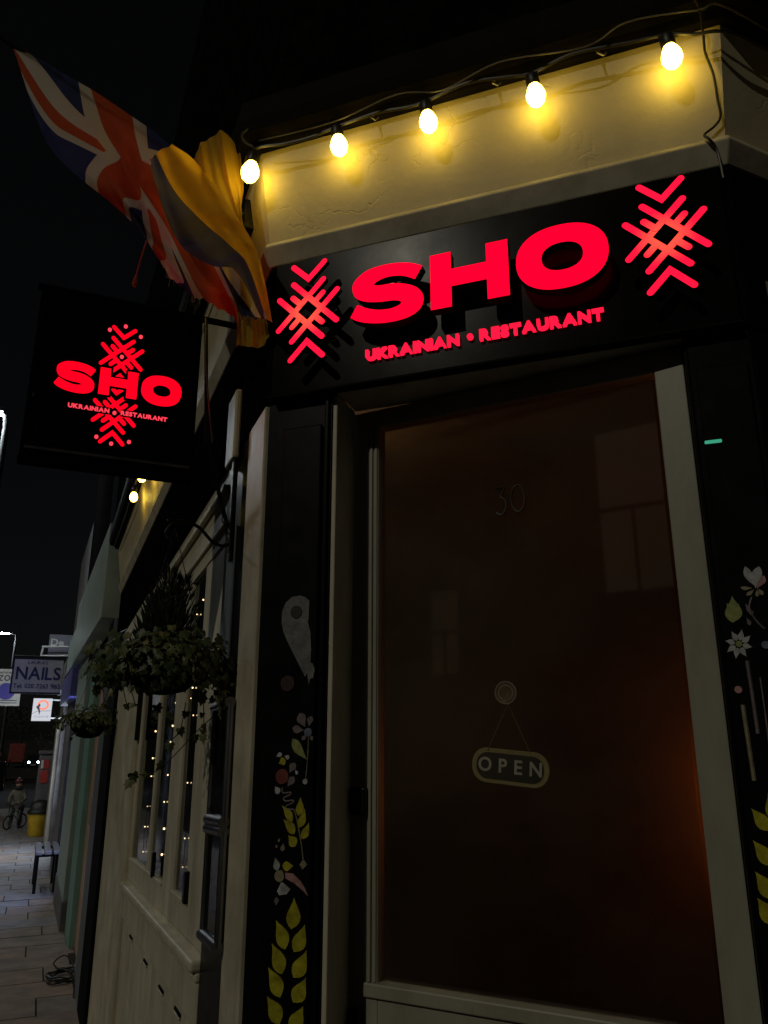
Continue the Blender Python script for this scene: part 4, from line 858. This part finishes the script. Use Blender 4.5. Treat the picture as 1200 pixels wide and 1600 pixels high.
# ================================================================== NEIGHBOURING SHOPS
nb = thing('teal_shop', 'teal painted neighbouring shop with deep box fascia and pinkish door', 'shop', FN(2.2, 0, gN(2.2)))
MB().box(FN, .06, 4.35, -.02, .132, 2.36, 3.10).build('fascia_box', 'teal', nb, bevel=.006)
MB().box(FN, 4.35, 7.4, -.02, .10, 2.42, 2.92).build('fascia_return', 'teal', nb, bevel=.006)
MB().box(FN, .01, .50, -.1, .030, -.4, 2.36).build('pilaster', 'grey_blue', nb, bevel=.004)
MB().box(FN, .50, .88, -.1, .004, -.4, 2.36).build('door_frame', 'cream_dirty', nb, bevel=.004)
dr = MB().box(FN, .88, 1.86, -.12, -.045, -.3, 2.30).build('door', 'pink_door', nb, bevel=.004)
MB().tube([FN(1.0, -.03, .80), FN(1.0, -.01, .82), FN(1.0, -.01, 1.02), FN(1.0, -.03, 1.04)], .008, 6).build('door_handle', 'steel', dr)
MB().box(FN, 1.1, 1.7, -.045, -.038, .2, .75).build('door_panel', 'pink_door', dr, bevel=.006)
MB().box(FN, 1.86, 2.54, -.1, .006, -.4, 2.36).build('door_frame', 'teal_pale', nb, bevel=.004)
MB().box(FN, 2.54, 2.66, -.1, -.03, -.4, 2.36).build('black_strip', 'black_matt', nb)  # recessed black strip between the teal frame and the pilaster
MB().box(FN, 2.66, 4.38, -.1, .045, -.5, 2.36).build('pilaster', 'teal', nb, bevel=.004)
MB().box(FN, 2.60, 4.40, -.1, .055, -.5, -.02).build('plinth', 'grey_wall', nb, bevel=.004)
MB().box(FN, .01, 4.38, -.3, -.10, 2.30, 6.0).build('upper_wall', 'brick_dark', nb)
for t in (1.1, 2.9): MB().box(FN, t, t + .8, -.11, -.09, 3.7, 5.0).build('upper_window', 'car_glass', nb)
nl = thing('nail_salon', 'dark navy shop front with violet fascia beyond the teal shop', 'shop', FN(6.2, 0, gN(6)))
MB().box(FN, 4.40, 8.0, -.15, -.06, -.6, 2.2).build('front_wall', 'navy', nl)
MB().box(FN, 5.8, 7.3, -.06, .02, -.6, 2.2).build('pilaster', 'grey_wall', nl, bevel=.004)
MB().box(FN, 4.42, 7.9, -.06, .12, 1.98, 2.34).build('fascia_box', 'violet', nl, bevel=.006)
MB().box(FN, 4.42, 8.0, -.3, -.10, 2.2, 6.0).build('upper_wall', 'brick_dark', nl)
MB().box(FN, 4.45, 4.85, -.058, -.052, .25, 1.85).build('lit_window', 'salon', nl)
sh = thing('far_shop', 'dim grey shop front with pale pilaster far down the street', 'shop', FN(11, 0, gN(11)))
MB().box(FN, 8.02, 13.4, -.3, -.16, -.8, 5.5).build('front_wall', 'grey_wall', sh)
for a, c in ((8.02, 8.25), (11.4, 13.4)): MB().box(FN, a, c, -.159, -.06, -.8, 2.3).build('pier', 'grey_wall', sh)
MB().box(FN, 11.6, 12.4, -.06, .012, -.8, 1.75).build('pilaster', 'sign_cream', sh, bevel=.004)
MB().box(FN, 8.1, 11.4, -.06, .09, 2.3, 2.75).build('fascia_box', 'grey_wall', sh, bevel=.006)
MB().box(FN, 8.3, 11.2, -.159, -.145, .2, 2.1).build('lit_window', 'pavement_fill', sh)  # unseen window glow added to light the pavement near the child
pr_ = thing('notice_pier', 'rendered garden pier with two red and white notices beyond the shops', 'pier', FN(14, .1, gN(14)))
MB().box(FN, 13.7, 14.2, -.25, .245, -1, 1.12).build('pier_body', 'grey_wall', pr_, bevel=.01)
MB().box(FN, 13.66, 14.24, -.29, .27, 1.12, 1.19).build('coping', 'grey_wall', pr_, bevel=.01)
MB().box(FN, 13.685, 13.70, .03, .20, .80, 1.0).build('notice', 'sticker_red', pr_)
MB().box(FN, 13.68, 13.685, .15, .20, .81, .99).build('notice_white', 'print_white', pr_)
MB().box(FN, 13.685, 13.70, .03, .20, .50, .76).build('notice', 'sticker_red', pr_)
oh = thing('house_opposite', 'house across the road mirrored faintly in the door glass', 'house', (-4.5, -9.2, -.1))
MB().box(FW, -9.0, 0.5, -9.5, -9.0, -.1, 6.3).build('wall', 'inner_cream', oh)
MB().box(FW, -9.1, 0.6, -9.6, -8.85, 6.3, 6.5).build('eaves', 'lead', oh)
for (x0, x1, z0, z1, m_) in ((-5.95, -5.45, 2.45, 3.75, 'mirror_pane_glow'), (-3.05, -2.10, 3.45, 5.85, 'pale_wall_glow'), (-7.6, -6.9, 3.9, 5.4, 'car_glass'), (-4.9, -4.1, 4.3, 5.6, 'car_glass'), (-1.6, -.6, .2, 2.2, 'car_glass')):  # two panes are made to glow for the mirrored window and pale wall
    wn = MB().box(FW, x0, x1, -9.01, -8.985, z0, z1).build('window', m_, oh)
    for q in ((x0 - .06, x0, z0, z1), (x1, x1 + .06, z0, z1), (x0 - .06, x1 + .06, z1, z1 + .07), (x0 - .06, x1 + .06, z0 - .1, z0), (x0, x1, (z0 + z1) / 2 - .03, (z0 + z1) / 2 + .03), ((x0 + x1) / 2 - .02, (x0 + x1) / 2 + .02, z0, (z0 + z1) / 2 - .031)):
        MB().box(FW, q[0], q[1], -9.0, -8.93, q[2], q[3]).build('frame_bar', 'white_paint', wn)
# projecting signs of the neighbours; planes across the pavement
def FT(T): return lambda a, d, z: FN(T - d, a, z)
F7 = FT(7.0)
s1 = thing('nails_sign', 'pale lilac projecting board reading NAILS above the dark shop', 'sign', FN(7, .5, 2.15))
MB().box(F7, .16, .85, -.05, 0, 2.145, 2.635).build('board', 'sign_pale', s1, bevel=.003)
MB().box(F7, .155, .855, -.055, .006, 2.12, 2.144).build('frame_bar', 'navy', s1); MB().box(F7, .851, .870, -.055, .006, 2.12, 2.65).build('frame_bar', 'navy', s1)
MB().box(F7, .155, .870, -.055, .006, 2.636, 2.655).build('frame_bar', 'navy', s1)
write("LAURA'S", F7, .66, 2.565, .38, .045, .002, 'print_navy', s1, bold=.0); write('NAILS', F7, .81, 2.335, .185, .185, .002, 'print_navy', s1, bold=.02)
write('Tel: 020 7263 9165', F7, .83, 2.205, .175, .065, .002, 'print_navy', s1, bold=.015, each=False, name='telephone_line')
MB().tube([FN(7.02, -.06, 2.68), FN(7.02, .87, 2.68)], .012, 6).build('bracket_arm', 'iron', s1)
F9 = FT(9.0)
s2 = thing('agent_sign', 'grey board with white letters held by two white rails above the violet fascia', 'sign', FN(9, .2, 2.85))
MB().box(F9, .0, .385, -.03, 0, 2.85, 3.26).build('board', 'print_grey', s2)
write('De', F9, .355, 3.06, .14, .125, .002, 'print_white', s2, bold=.03)
for z in (2.87, 3.03): MB().tube([FN(8.95, -.06, z + .02), FN(8.95, .49, z)], .016, 8).build('rail', 'print_white', s2)
MB().tube([FN(8.95, .49, 2.86), FN(8.95, .47, 3.04)], .016, 8).build('rail_end', 'print_white', s2)
F10 = FT(10.0)
s3 = thing('zone_sign', 'cream board with violet disc and the word ZONE at the left edge', 'sign', FN(10, 1.1, 2.0))
MB().box(F10, .755, 1.60, -.03, 0, 2.04, 2.70).build('board', 'sign_cream', s3)
write('ZONE', F10, 1.16, 2.49, .80, .10, .002, 'print_dark', s3, bold=.02)
write('Dance', F10, 1.22, 2.62, .95, .045, .002, 'print_dark', s3, bold=.0)
MB().plate(F10, [(1.0 + .15 * math.cos(2 * math.pi * k_ / 28), 2.30 + .15 * math.sin(2 * math.pi * k_ / 28)) for k_ in range(28)], .0, .004).build('disc', 'print_violet', s3)
for z in (2.13, 2.085): MB().box(F10, .80, 1.25, .0, .002, z, z + .014).build('print_line', 'print_dark', s3)
MB().tube([FN(10.02, -.06, 2.73), FN(10.02, 1.6, 2.73)], .014, 6).build('bracket_arm', 'iron', s3)
F11 = FT(11.0)
s4 = thing('light_box_sign', 'small lit white light box with orange ring below the lilac board', 'sign', FN(11, .35, 1.79))
MB().box(F11, .172, .520, -.08, 0, 1.795, 2.225).build('box', 'lightbox', s4, bevel=.004)
MB().ring(F11, sup(.335, 2.10, .105, .095, 28, 2), sup(.335, 2.10, .072, .064, 28, 2), .0, .004).build('ring', 'roundel', s4)
MB().plate(F11, [(.46, 2.06), (.43, 2.09), (.40, 2.13), (.38, 2.09), (.40, 2.06), (.375, 1.97), (.385, 1.90), (.41, 1.99), (.43, 2.02)], .0, .005).build('dancer', 'print_dark', s4)
MB().tube([F11(.515, .004, 1.93), F11(.43, .004, 1.98), F11(.18, .004, 1.99)], .004, 5).build('print_line', 'print_dark', s4)
write('Crouch Hill', F11, .475, 1.86, .215, .040, .002, 'print_grey', s4, bold=.0)
for z in (1.85, 2.20): MB().tube([FN(11.04, -.06, z), FN(11.04, .172, z)], .014, 6).build('bracket_arm', 'print_white', s4)

# ================================================================== STREET FURNITURE
def lamp(t, op, oh, h, label, head=1.0):
    th = thing('street_lamp', label, 'street lamp', FN(t, op, gN(t)), 'street lamps along the road')
    MB().tube([FN(t, op, gN(t)), FN(t, op, 1.2), FN(t, op, h - .25)], [.09, .07, .05], 10).build('column', 'lamp_paint', th, smooth=True)
    MB().tube([FN(t, op, h - .3), FN(t, op + .03, h), FN(t, oh, h + .05)], .035, 8).build('arm', 'lamp_paint', th, smooth=True)
    MB().box(FN, t - .11 * head, t + .11 * head, oh - .05, oh + .42 * head, h + .045, h + .11).build('lamp_head', 'lamp_paint', th, bevel=.01)
    MB().box(FN, t - .09 * head, t + .09 * head, oh - .02, oh + .38 * head, h + .025, h + .044).build('lens', 'lamp_white', th)
lamp(7.5, 1.47, 1.58, 6.70, 'tall street lamp with bright white head at the upper left edge')
lamp(35.0, 1.62, 1.95, 6.20, 'distant lit street lamp above the lilac board', 1.2)
bn = thing('litter_bin', 'yellow street bin with black hooded lid down the pavement', 'bin', FN(13.2, .13, gN(13.2)))
gz = gN(13.2)
MB().lathe(FN(13.2, .13, gz), [(.17, 0), (.19, .03), (.215, .45), (.215, .46)], 20).build('tub', 'bin_yellow', bn, smooth=True)
MB().lathe(FN(13.2, .13, gz + .455), [(.235, 0), (.24, .03), (.22, .08), (.20, .09), (.18, .22), (.10, .27), (.02, .28)], 20).build('lid', 'bin_black', bn, smooth=True)
bc = thing('slatted_bench', 'low bench of three grey slats on black legs against the shops', 'bench', FN(5.5, .13, gN(5.5)))
gz = gN(5.5)
for k_, o in enumerate((.0, .105, .21)): MB().box(FN, 4.95, 6.0, o, o + .075, gz + .46, gz + .495).build('slat', 'slat', bc, bevel=.004)
for t in (5.08, 5.86):
    MB().box(FN, t - .02, t + .02, .0, .285, gz + .425, gz + .459).build('crossbar', 'iron', bc)
    for o in (.03, .255): MB().box(FN, t - .02, t + .02, o - .018, o + .018, gz, gz + .425).build('leg', 'iron', bc)
ck = thing('cable_coil', 'coil of black cable lying on the paving by the dark pier', 'cable', FS(5.05, .10, .0) * 1)
b = MB(); pts = []
for i in range(150):
    a = i * .21; r = .10 + .018 * math.sin(i * .7) + .012 * math.sin(i * .13); pts.append(P0 + ET * (5.05 + 1.35 * r * math.cos(a)) + EO * (.10 + r * math.sin(a)) + Vector((0, 0, zg(5.05) + .012 + .030 * (i / 150) + .004 * math.sin(i))))
b.tube(pts, .0065, 6).build('coil', 'cable_black', ck, smooth=True)
MB().tube(crom([pts[60], P0 + ET * 5.1 + EO * .17 + Vector((0, 0, zg(5) + .10)), P0 + ET * 5.0 + EO * .10 + Vector((0, 0, zg(5) + .17)), P0 + ET * 4.8 + EO * .04 + Vector((0, 0, zg(5) + .12)), P0 + ET * 4.5 + EO * .045 + Vector((0, 0, zg(5) + .02))], 6), .005, 6).build('loose_loop', 'cable_black', ck, smooth=True)
MB().tube(crom([pts[20] + Vector((0, 0, .04)), pts[34] + Vector((0, 0, .045)), pts[50] + Vector((0, 0, .04))], 5), .005, 6).build('pale_flex', 'cable_grey', ck, smooth=True)

# ================================================================== TREES AND SHRUB BEYOND
def tree(t, o, h, rad, label, n=900, cat='tree', trunk=True, name='street_tree', zc=.68):
    g = gN(t); base = FN(t, o, g); th = thing(name, label, cat, base)
    if trunk:
        MB().tube([base, base + Vector((.05, 0, h * .35)), base + Vector((0, .1, h * .6))], [.16, .11, .05], 8).build('trunk', 'bark', th, smooth=True)
        for k_ in range(6):
            a = k_ * 1.05; s_ = base + Vector((.03, .03, h * (.35 + .04 * k_))); MB().tube([s_, s_ + Vector((math.cos(a), math.sin(a), .8)) * rad * .4, s_ + Vector((math.cos(a), math.sin(a), 1.1)) * rad * .7], [.05, .03, .012], 6).build('limb', 'bark', th)
    b = MB(); cl = [base + Vector((0, 0, h * zc)) + Vector((random.gauss(0, .45) * rad, random.gauss(0, .45) * rad, random.gauss(0, .35) * rad)) for _ in range(16)]
    for i in range(n):
        p = random.choice(cl) + Vector((random.gauss(0, .2), random.gauss(0, .2), random.gauss(0, .18))) * rad
        x_, y_ = rdir(), rdir(); s_ = random.uniform(.03, .075) * rad * .8; b.add([p - x_ * s_, p + y_ * s_ * .5, p + x_ * s_, p - y_ * s_ * .5], [(0, 1, 2, 3)])
    c_ = b.build('crown', 'leaf_night', th); c_['kind'] = 'stuff'
tree(14.3, .02, 2.5, .42, 'dark scraggy shrub growing above the notice pier', 700, 'shrub', True, 'garden_shrub', .80)
tree(48, 5.5, 7.5, 2.6, 'dark street tree far off beside the parked car')
tree(70, -4.5, 9, 3.4, 'dark street tree far off behind the headlights')
tree(118, 1.5, 10, 4.2, 'farthest dark tree closing the end of the street')

# ================================================================== PEOPLE
def skin_body(name, verts, edges, radii, m, parent, sub=2, root=0):
    me = bpy.data.meshes.new(name); me.from_pydata([tuple(Vector(v)) for v in verts], edges, []); me.materials.append(MAT[m])
    o = bpy.data.objects.new(name, me); col.objects.link(o); o.parent = parent; ORG[o.name] = ORG[parent.name]
    o.modifiers.new('skin', 'SKIN'); sv = me.skin_vertices[0].data
    for i, r in enumerate(radii): sv[i].radius = (r, r) if not isinstance(r, tuple) else r
    sv[root].use_root = True; sb = o.modifiers.new('sub', 'SUBSURF'); sb.levels = sub; sb.render_levels = sub
    for p in me.polygons: p.use_smooth = True
    return o
def loc(F0):
    return lambda a, d, z: F0(a, d, z)
# child on a small bicycle, riding towards the camera (local: a across (+ = image left), d towards camera)
kt, ko = 15.4, .62; kz = gN(kt); KB = FN(kt, ko, kz)
def KL(a, d, z): return NO * a - NT * d + Vector((0, 0, z))
kid = thing('child', 'small child in a dark red helmet and brown jacket standing over a bicycle', 'person', KB)
V = [KL(-.02, -.05, .50), KL(-.02, -.04, .66), KL(-.02, -.02, .82), KL(-.02, -.02, .90), KL(-.02, -.01, .965),
     KL(.10, -.02, .80), KL(.16, .06, .68), KL(.15, .22, .62), KL(.15, .26, .615),
     KL(-.14, -.02, .80), KL(-.20, .06, .66), KL(-.13, .22, .61), KL(-.12, .26, .605),
     KL(.06, -.04, .47), KL(.075, .02, .27), KL(.08, -.01, .05), KL(.085, .07, .025),
     KL(-.09, -.04, .47), KL(-.11, .0, .27), KL(-.12, -.03, .05), KL(-.125, .05, .025)]
E_ = [(0, 1), (1, 2), (2, 3), (3, 4), (2, 5), (5, 6), (6, 7), (7, 8), (2, 9), (9, 10), (10, 11), (11, 12), (0, 13), (13, 14), (14, 15), (15, 16), (0, 17), (17, 18), (18, 19), (19, 20)]
RR_ = [.095, .10, .095, .045, .05, .055, .042, .035, .028, .055, .042, .035, .028, .07, .05, .038, .03, .07, .05, .038, .03]
skin_body('body', V, E_, RR_, 'jacket', kid)
MB().ball(KB + KL(-.02, .0, 1.00), .078, 14, (1, 1, 1.2)).build('head', 'skin', kid, smooth=True)
hm = MB().ball(KB + KL(-.02, -.01, 1.055), .105, 16, (1, 1.1, .85)).build('helmet', 'helmet', kid, smooth=True)
for a, z in ((.045, 1.09), (.0, 1.12), (-.04, 1.08)): MB().ball(KB + KL(a - .02, .085, z), .012, 8).build('helmet_spot', 'print_white', hm)
MB().tube([KB + KL(-.02, .0, .91), KB + KL(-.02, .02, .86)], [.085, .09], 12).build('scarf', 'coat', kid, smooth=True)
for sx, ax in ((.078, 0), (-.112, 1)):
    MB().tube([KB + KL(sx - .012, -.04, .50), KB + KL(sx, .015, .27), KB + KL(sx + .002, -.012, .07)], [.078, .058, .046], 12).build('trouser_leg', 'trousers', kid, smooth=True)
    MB().tube([KB + KL(sx, -.04, .035), KB + KL(sx + .003, .10, .03)], [.038, .032], 10).build('shoe', 'coat', kid, smooth=True)
for sx, tw in ((.06, 1), (-.055, -1)):
    for q in range(4): MB().tube([KB + KL(sx + .02, .262 + q * .004, .612), KB + KL(sx + .01 - .008 * q, .285, .60)], .007, 5).build('finger', 'skin', kid)
bi = thing('child_bicycle', 'small dark bicycle with pale wheel under the child', 'bicycle', KB + KL(.02, 0, 0))
def wheel(c, r, axd, parent):
    u = Vector((0, 0, 1)); q = axd.cross(u).normalized()
    ring = [c + (u * math.cos(2 * math.pi * k_ / 24) + q * math.sin(2 * math.pi * k_ / 24)) * r for k_ in range(25)]
    wl = MB().tube(ring, .016, 6).build('wheel', 'rubber', parent, smooth=True)
    MB().tube([c + (p - c) * .90 for p in ring], .006, 5).build('rim', 'steel', wl)
    sp = MB()
    for k_ in range(10): sp.tube([c, ring[(k_ * 24) // 10]], .002, 4)
    sp.build('spokes', 'steel', wl)
AXW = (NO * .80 + NT * .60).normalized()
fwd = AXW.cross(Vector((0, 0, 1))).normalized()
if fwd.dot(-NT) < 0: fwd = -fwd
BB = KB + KL(-.07, .10, 0)
wheel(BB + fwd * .33 + Vector((0, 0, .16)), .145, AXW, bi); wheel(BB - fwd * .18 + Vector((0, 0, .16)), .145, AXW, bi)
U_ = Vector((0, 0, 1))
fr_ = MB(); fr_.tube([BB + fwd * .33 + U_ * .16, BB + fwd * .27 + U_ * .48], .012, 6); fr_.tube([BB + fwd * .28 + U_ * .42, BB + U_ * .20, BB - fwd * .18 + U_ * .16], .013, 6); fr_.tube([BB + U_ * .20, BB - fwd * .07 + U_ * .42], .012, 6); fr_.tube([BB + fwd * .28 + U_ * .44, BB - fwd * .05 + U_ * .36], .012, 6)
fr_.build('frame', 'bike_frame', bi)
MB().tube([BB + fwd * .25 + U_ * .56 + AXW * .17, BB + fwd * .28 + U_ * .53, BB + fwd * .25 + U_ * .56 - AXW * .17], .010, 6).build('handlebar', 'iron', bi)
MB().ball(BB - fwd * .08 + U_ * .44, .06, 10, (1, 1, .4)).build('saddle', 'rubber', bi, smooth=True)
# adult at the left edge
at, ao = 21.0, 1.30; AB = FN(at, ao, gN(at))
ad = thing('person', 'person in a long dark coat walking at the left edge of the picture', 'person', AB)
V = [KL(0, 0, .95), KL(0, 0, 1.15), KL(0, 0, 1.38), KL(0, 0, 1.52), KL(0, .02, 1.60), KL(.18, 0, 1.40), KL(.24, .02, 1.12), KL(.25, .10, .90), KL(.25, .12, .82), KL(-.18, 0, 1.40), KL(-.24, .02, 1.12), KL(-.25, .08, .90), KL(-.25, .10, .82), KL(.10, .0, .88), KL(.11, .10, .50), KL(.11, .04, .08), KL(.11, .18, .04), KL(-.10, 0, .88), KL(-.11, -.02, .50), KL(-.11, -.16, .10), KL(-.11, -.04, .04)]
RR_ = [.155, .15, .16, .06, .06, .085, .06, .045, .035, .085, .06, .045, .035, .11, .075, .055, .045, .11, .075, .055, .045]
skin_body('body', V, E_, RR_, 'coat', ad)
MB().ball(AB + KL(0, .02, 1.67), .105, 14, (.85, .95, 1.15)).build('head', 'skin', ad, smooth=True)
MB().ball(AB + KL(0, -.01, 1.70), .112, 14, (.9, .95, 1.05)).build('hair', 'coat', ad, smooth=True)
MB().lathe(AB + Vector((0, 0, .62)), [(.26, 0), (.22, .35), (.19, .5), (.21, .80), (.08, .88)], 16).build('coat', 'coat', ad, smooth=True)
for s_ in (1, -1):
    for q in range(4): MB().tube([AB + KL(s_ * .25, .08 + q * .02, .83), AB + KL(s_ * .25, .09 + q * .02, .74)], .011, 5).build('finger', 'skin', ad)

# ================================================================== VEHICLES
def car(t, o, label, face, paint='car_paint', h=1.45, L=4.1, wd=1.7):
    g = gN(t); th = thing('car', label, 'car', FN(t, o, g))
    prof = [(0, .28), (0, .72), (.15, .84), (.95, .94), (1.55, h - .04), (2.9, h), (3.7, .98), (L, .90), (L, .30)]
    b = MB(); n = len(prof); vs = []
    for s_ in (-1, 1):
        for (l, z) in prof: vs.append(FN(t + (l if face > 0 else L - l), o + s_ * wd / 2 * (.80 if z > 1.2 else 1), g + z))
    fs = [list(range(n)), list(range(2 * n - 1, n - 1, -1))] + [[k_, (k_ + 1) % n, n + (k_ + 1) % n, n + k_] for k_ in range(n)]
    b.add(vs, fs).build('body', paint, th, bevel=.05)
    tt = t if face > 0 else t + L
    for s_ in (-1, 1):
        for l in (.75, L - .8):
            c = FN(t + (l if face > 0 else L - l), o + s_ * (wd / 2 - .08), g + .31)
            wl = MB().lathe(c - NO * .09, [(.30, 0), (.31, .03), (.31, .15), (.30, .18)], 18, NO).build('wheel', 'rubber', th, smooth=True)
            MB().lathe(c - NO * .095, [(.17, 0), (.17, .19)], 14, NO).build('rim', 'steel', wl)
    return th, g
c1, g = car(90, -.25, 'oncoming dark car far down the road with white headlights on', 1)
MB().box(FN, 90.98, 91.5, -.85, .35, g + .99, g + 1.36).build('windscreen', 'car_glass', c1)
for s_ in (-.735, .211): MB().lathe(FN(90.0, s_, g + .68), [(.115, .0), (.115, .03), (.05, .05)], 16, -NT).build('headlight', 'headlamp', c1)
MB().box(FN, 89.97, 90.0, -.5, 0, g + .35, g + .47).build('number_plate', 'print_white', c1)
MB().box(FN, 89.97, 90.0, -.75, .25, g + .50, g + .58).build('grille', 'rubber', c1)
c2, g = car(55, 2.62, 'car seen from behind at the left edge with glowing tail lamp', -1, h=1.75, wd=1.75)
for s_, m_ in ((1.86, 'tail_red'), (3.38, 'tail_red')):
    MB().box(FN, 54.96, 55.02, s_ - .09, s_ + .09, g + .92, g + 1.12).build('tail_lamp', m_, c2); MB().box(FN, 54.955, 55.01, s_ - .05, s_ + .05, g + .86, g + .918).build('indicator', 'tail_amber', c2)
MB().box(FN, 54.95, 54.99, 2.35, 2.87, g + .58, g + .70).build('number_plate', 'print_white', c2)
MB().box(FN, 55.15, 55.5, 1.98, 3.26, g + 1.14, g + 1.55).build('rear_window', 'car_glass', c2)
vn = thing('van', 'dark red box van far off between the two cars', 'van', FN(108, 1.65, gN(108))); g = gN(108)
MB().box(FN, 105, 110.5, .72, 2.55, g + .45, g + 2.75).build('cargo_box', 'bus_red', vn, bevel=.06)
MB().box(FN, 110.5, 112, .80, 2.47, g + .4, g + 2.0).build('cab', 'bus_red', vn, bevel=.1)
MB().box(FN, 104.9, 105, .72, 2.55, g + .35, g + .60).build('bumper', 'rubber', vn)
MB().box(FN, 104.98, 105.0, .95, 2.32, g + 1.0, g + 2.4).build('rear_doors', 'bus_red', vn, bevel=.02)
for o in (.80, 2.47):
    for t in (106, 111): MB().lathe(FN(t, o - .1, g + .38), [(.38, 0), (.38, .2)], 16, NO).build('wheel', 'rubber', vn)
for o in (.82, 2.42): MB().box(FN, 104.96, 105, o - .05, o + .05, g + .66, g + .9).build('tail_lamp', 'side_dark', vn)
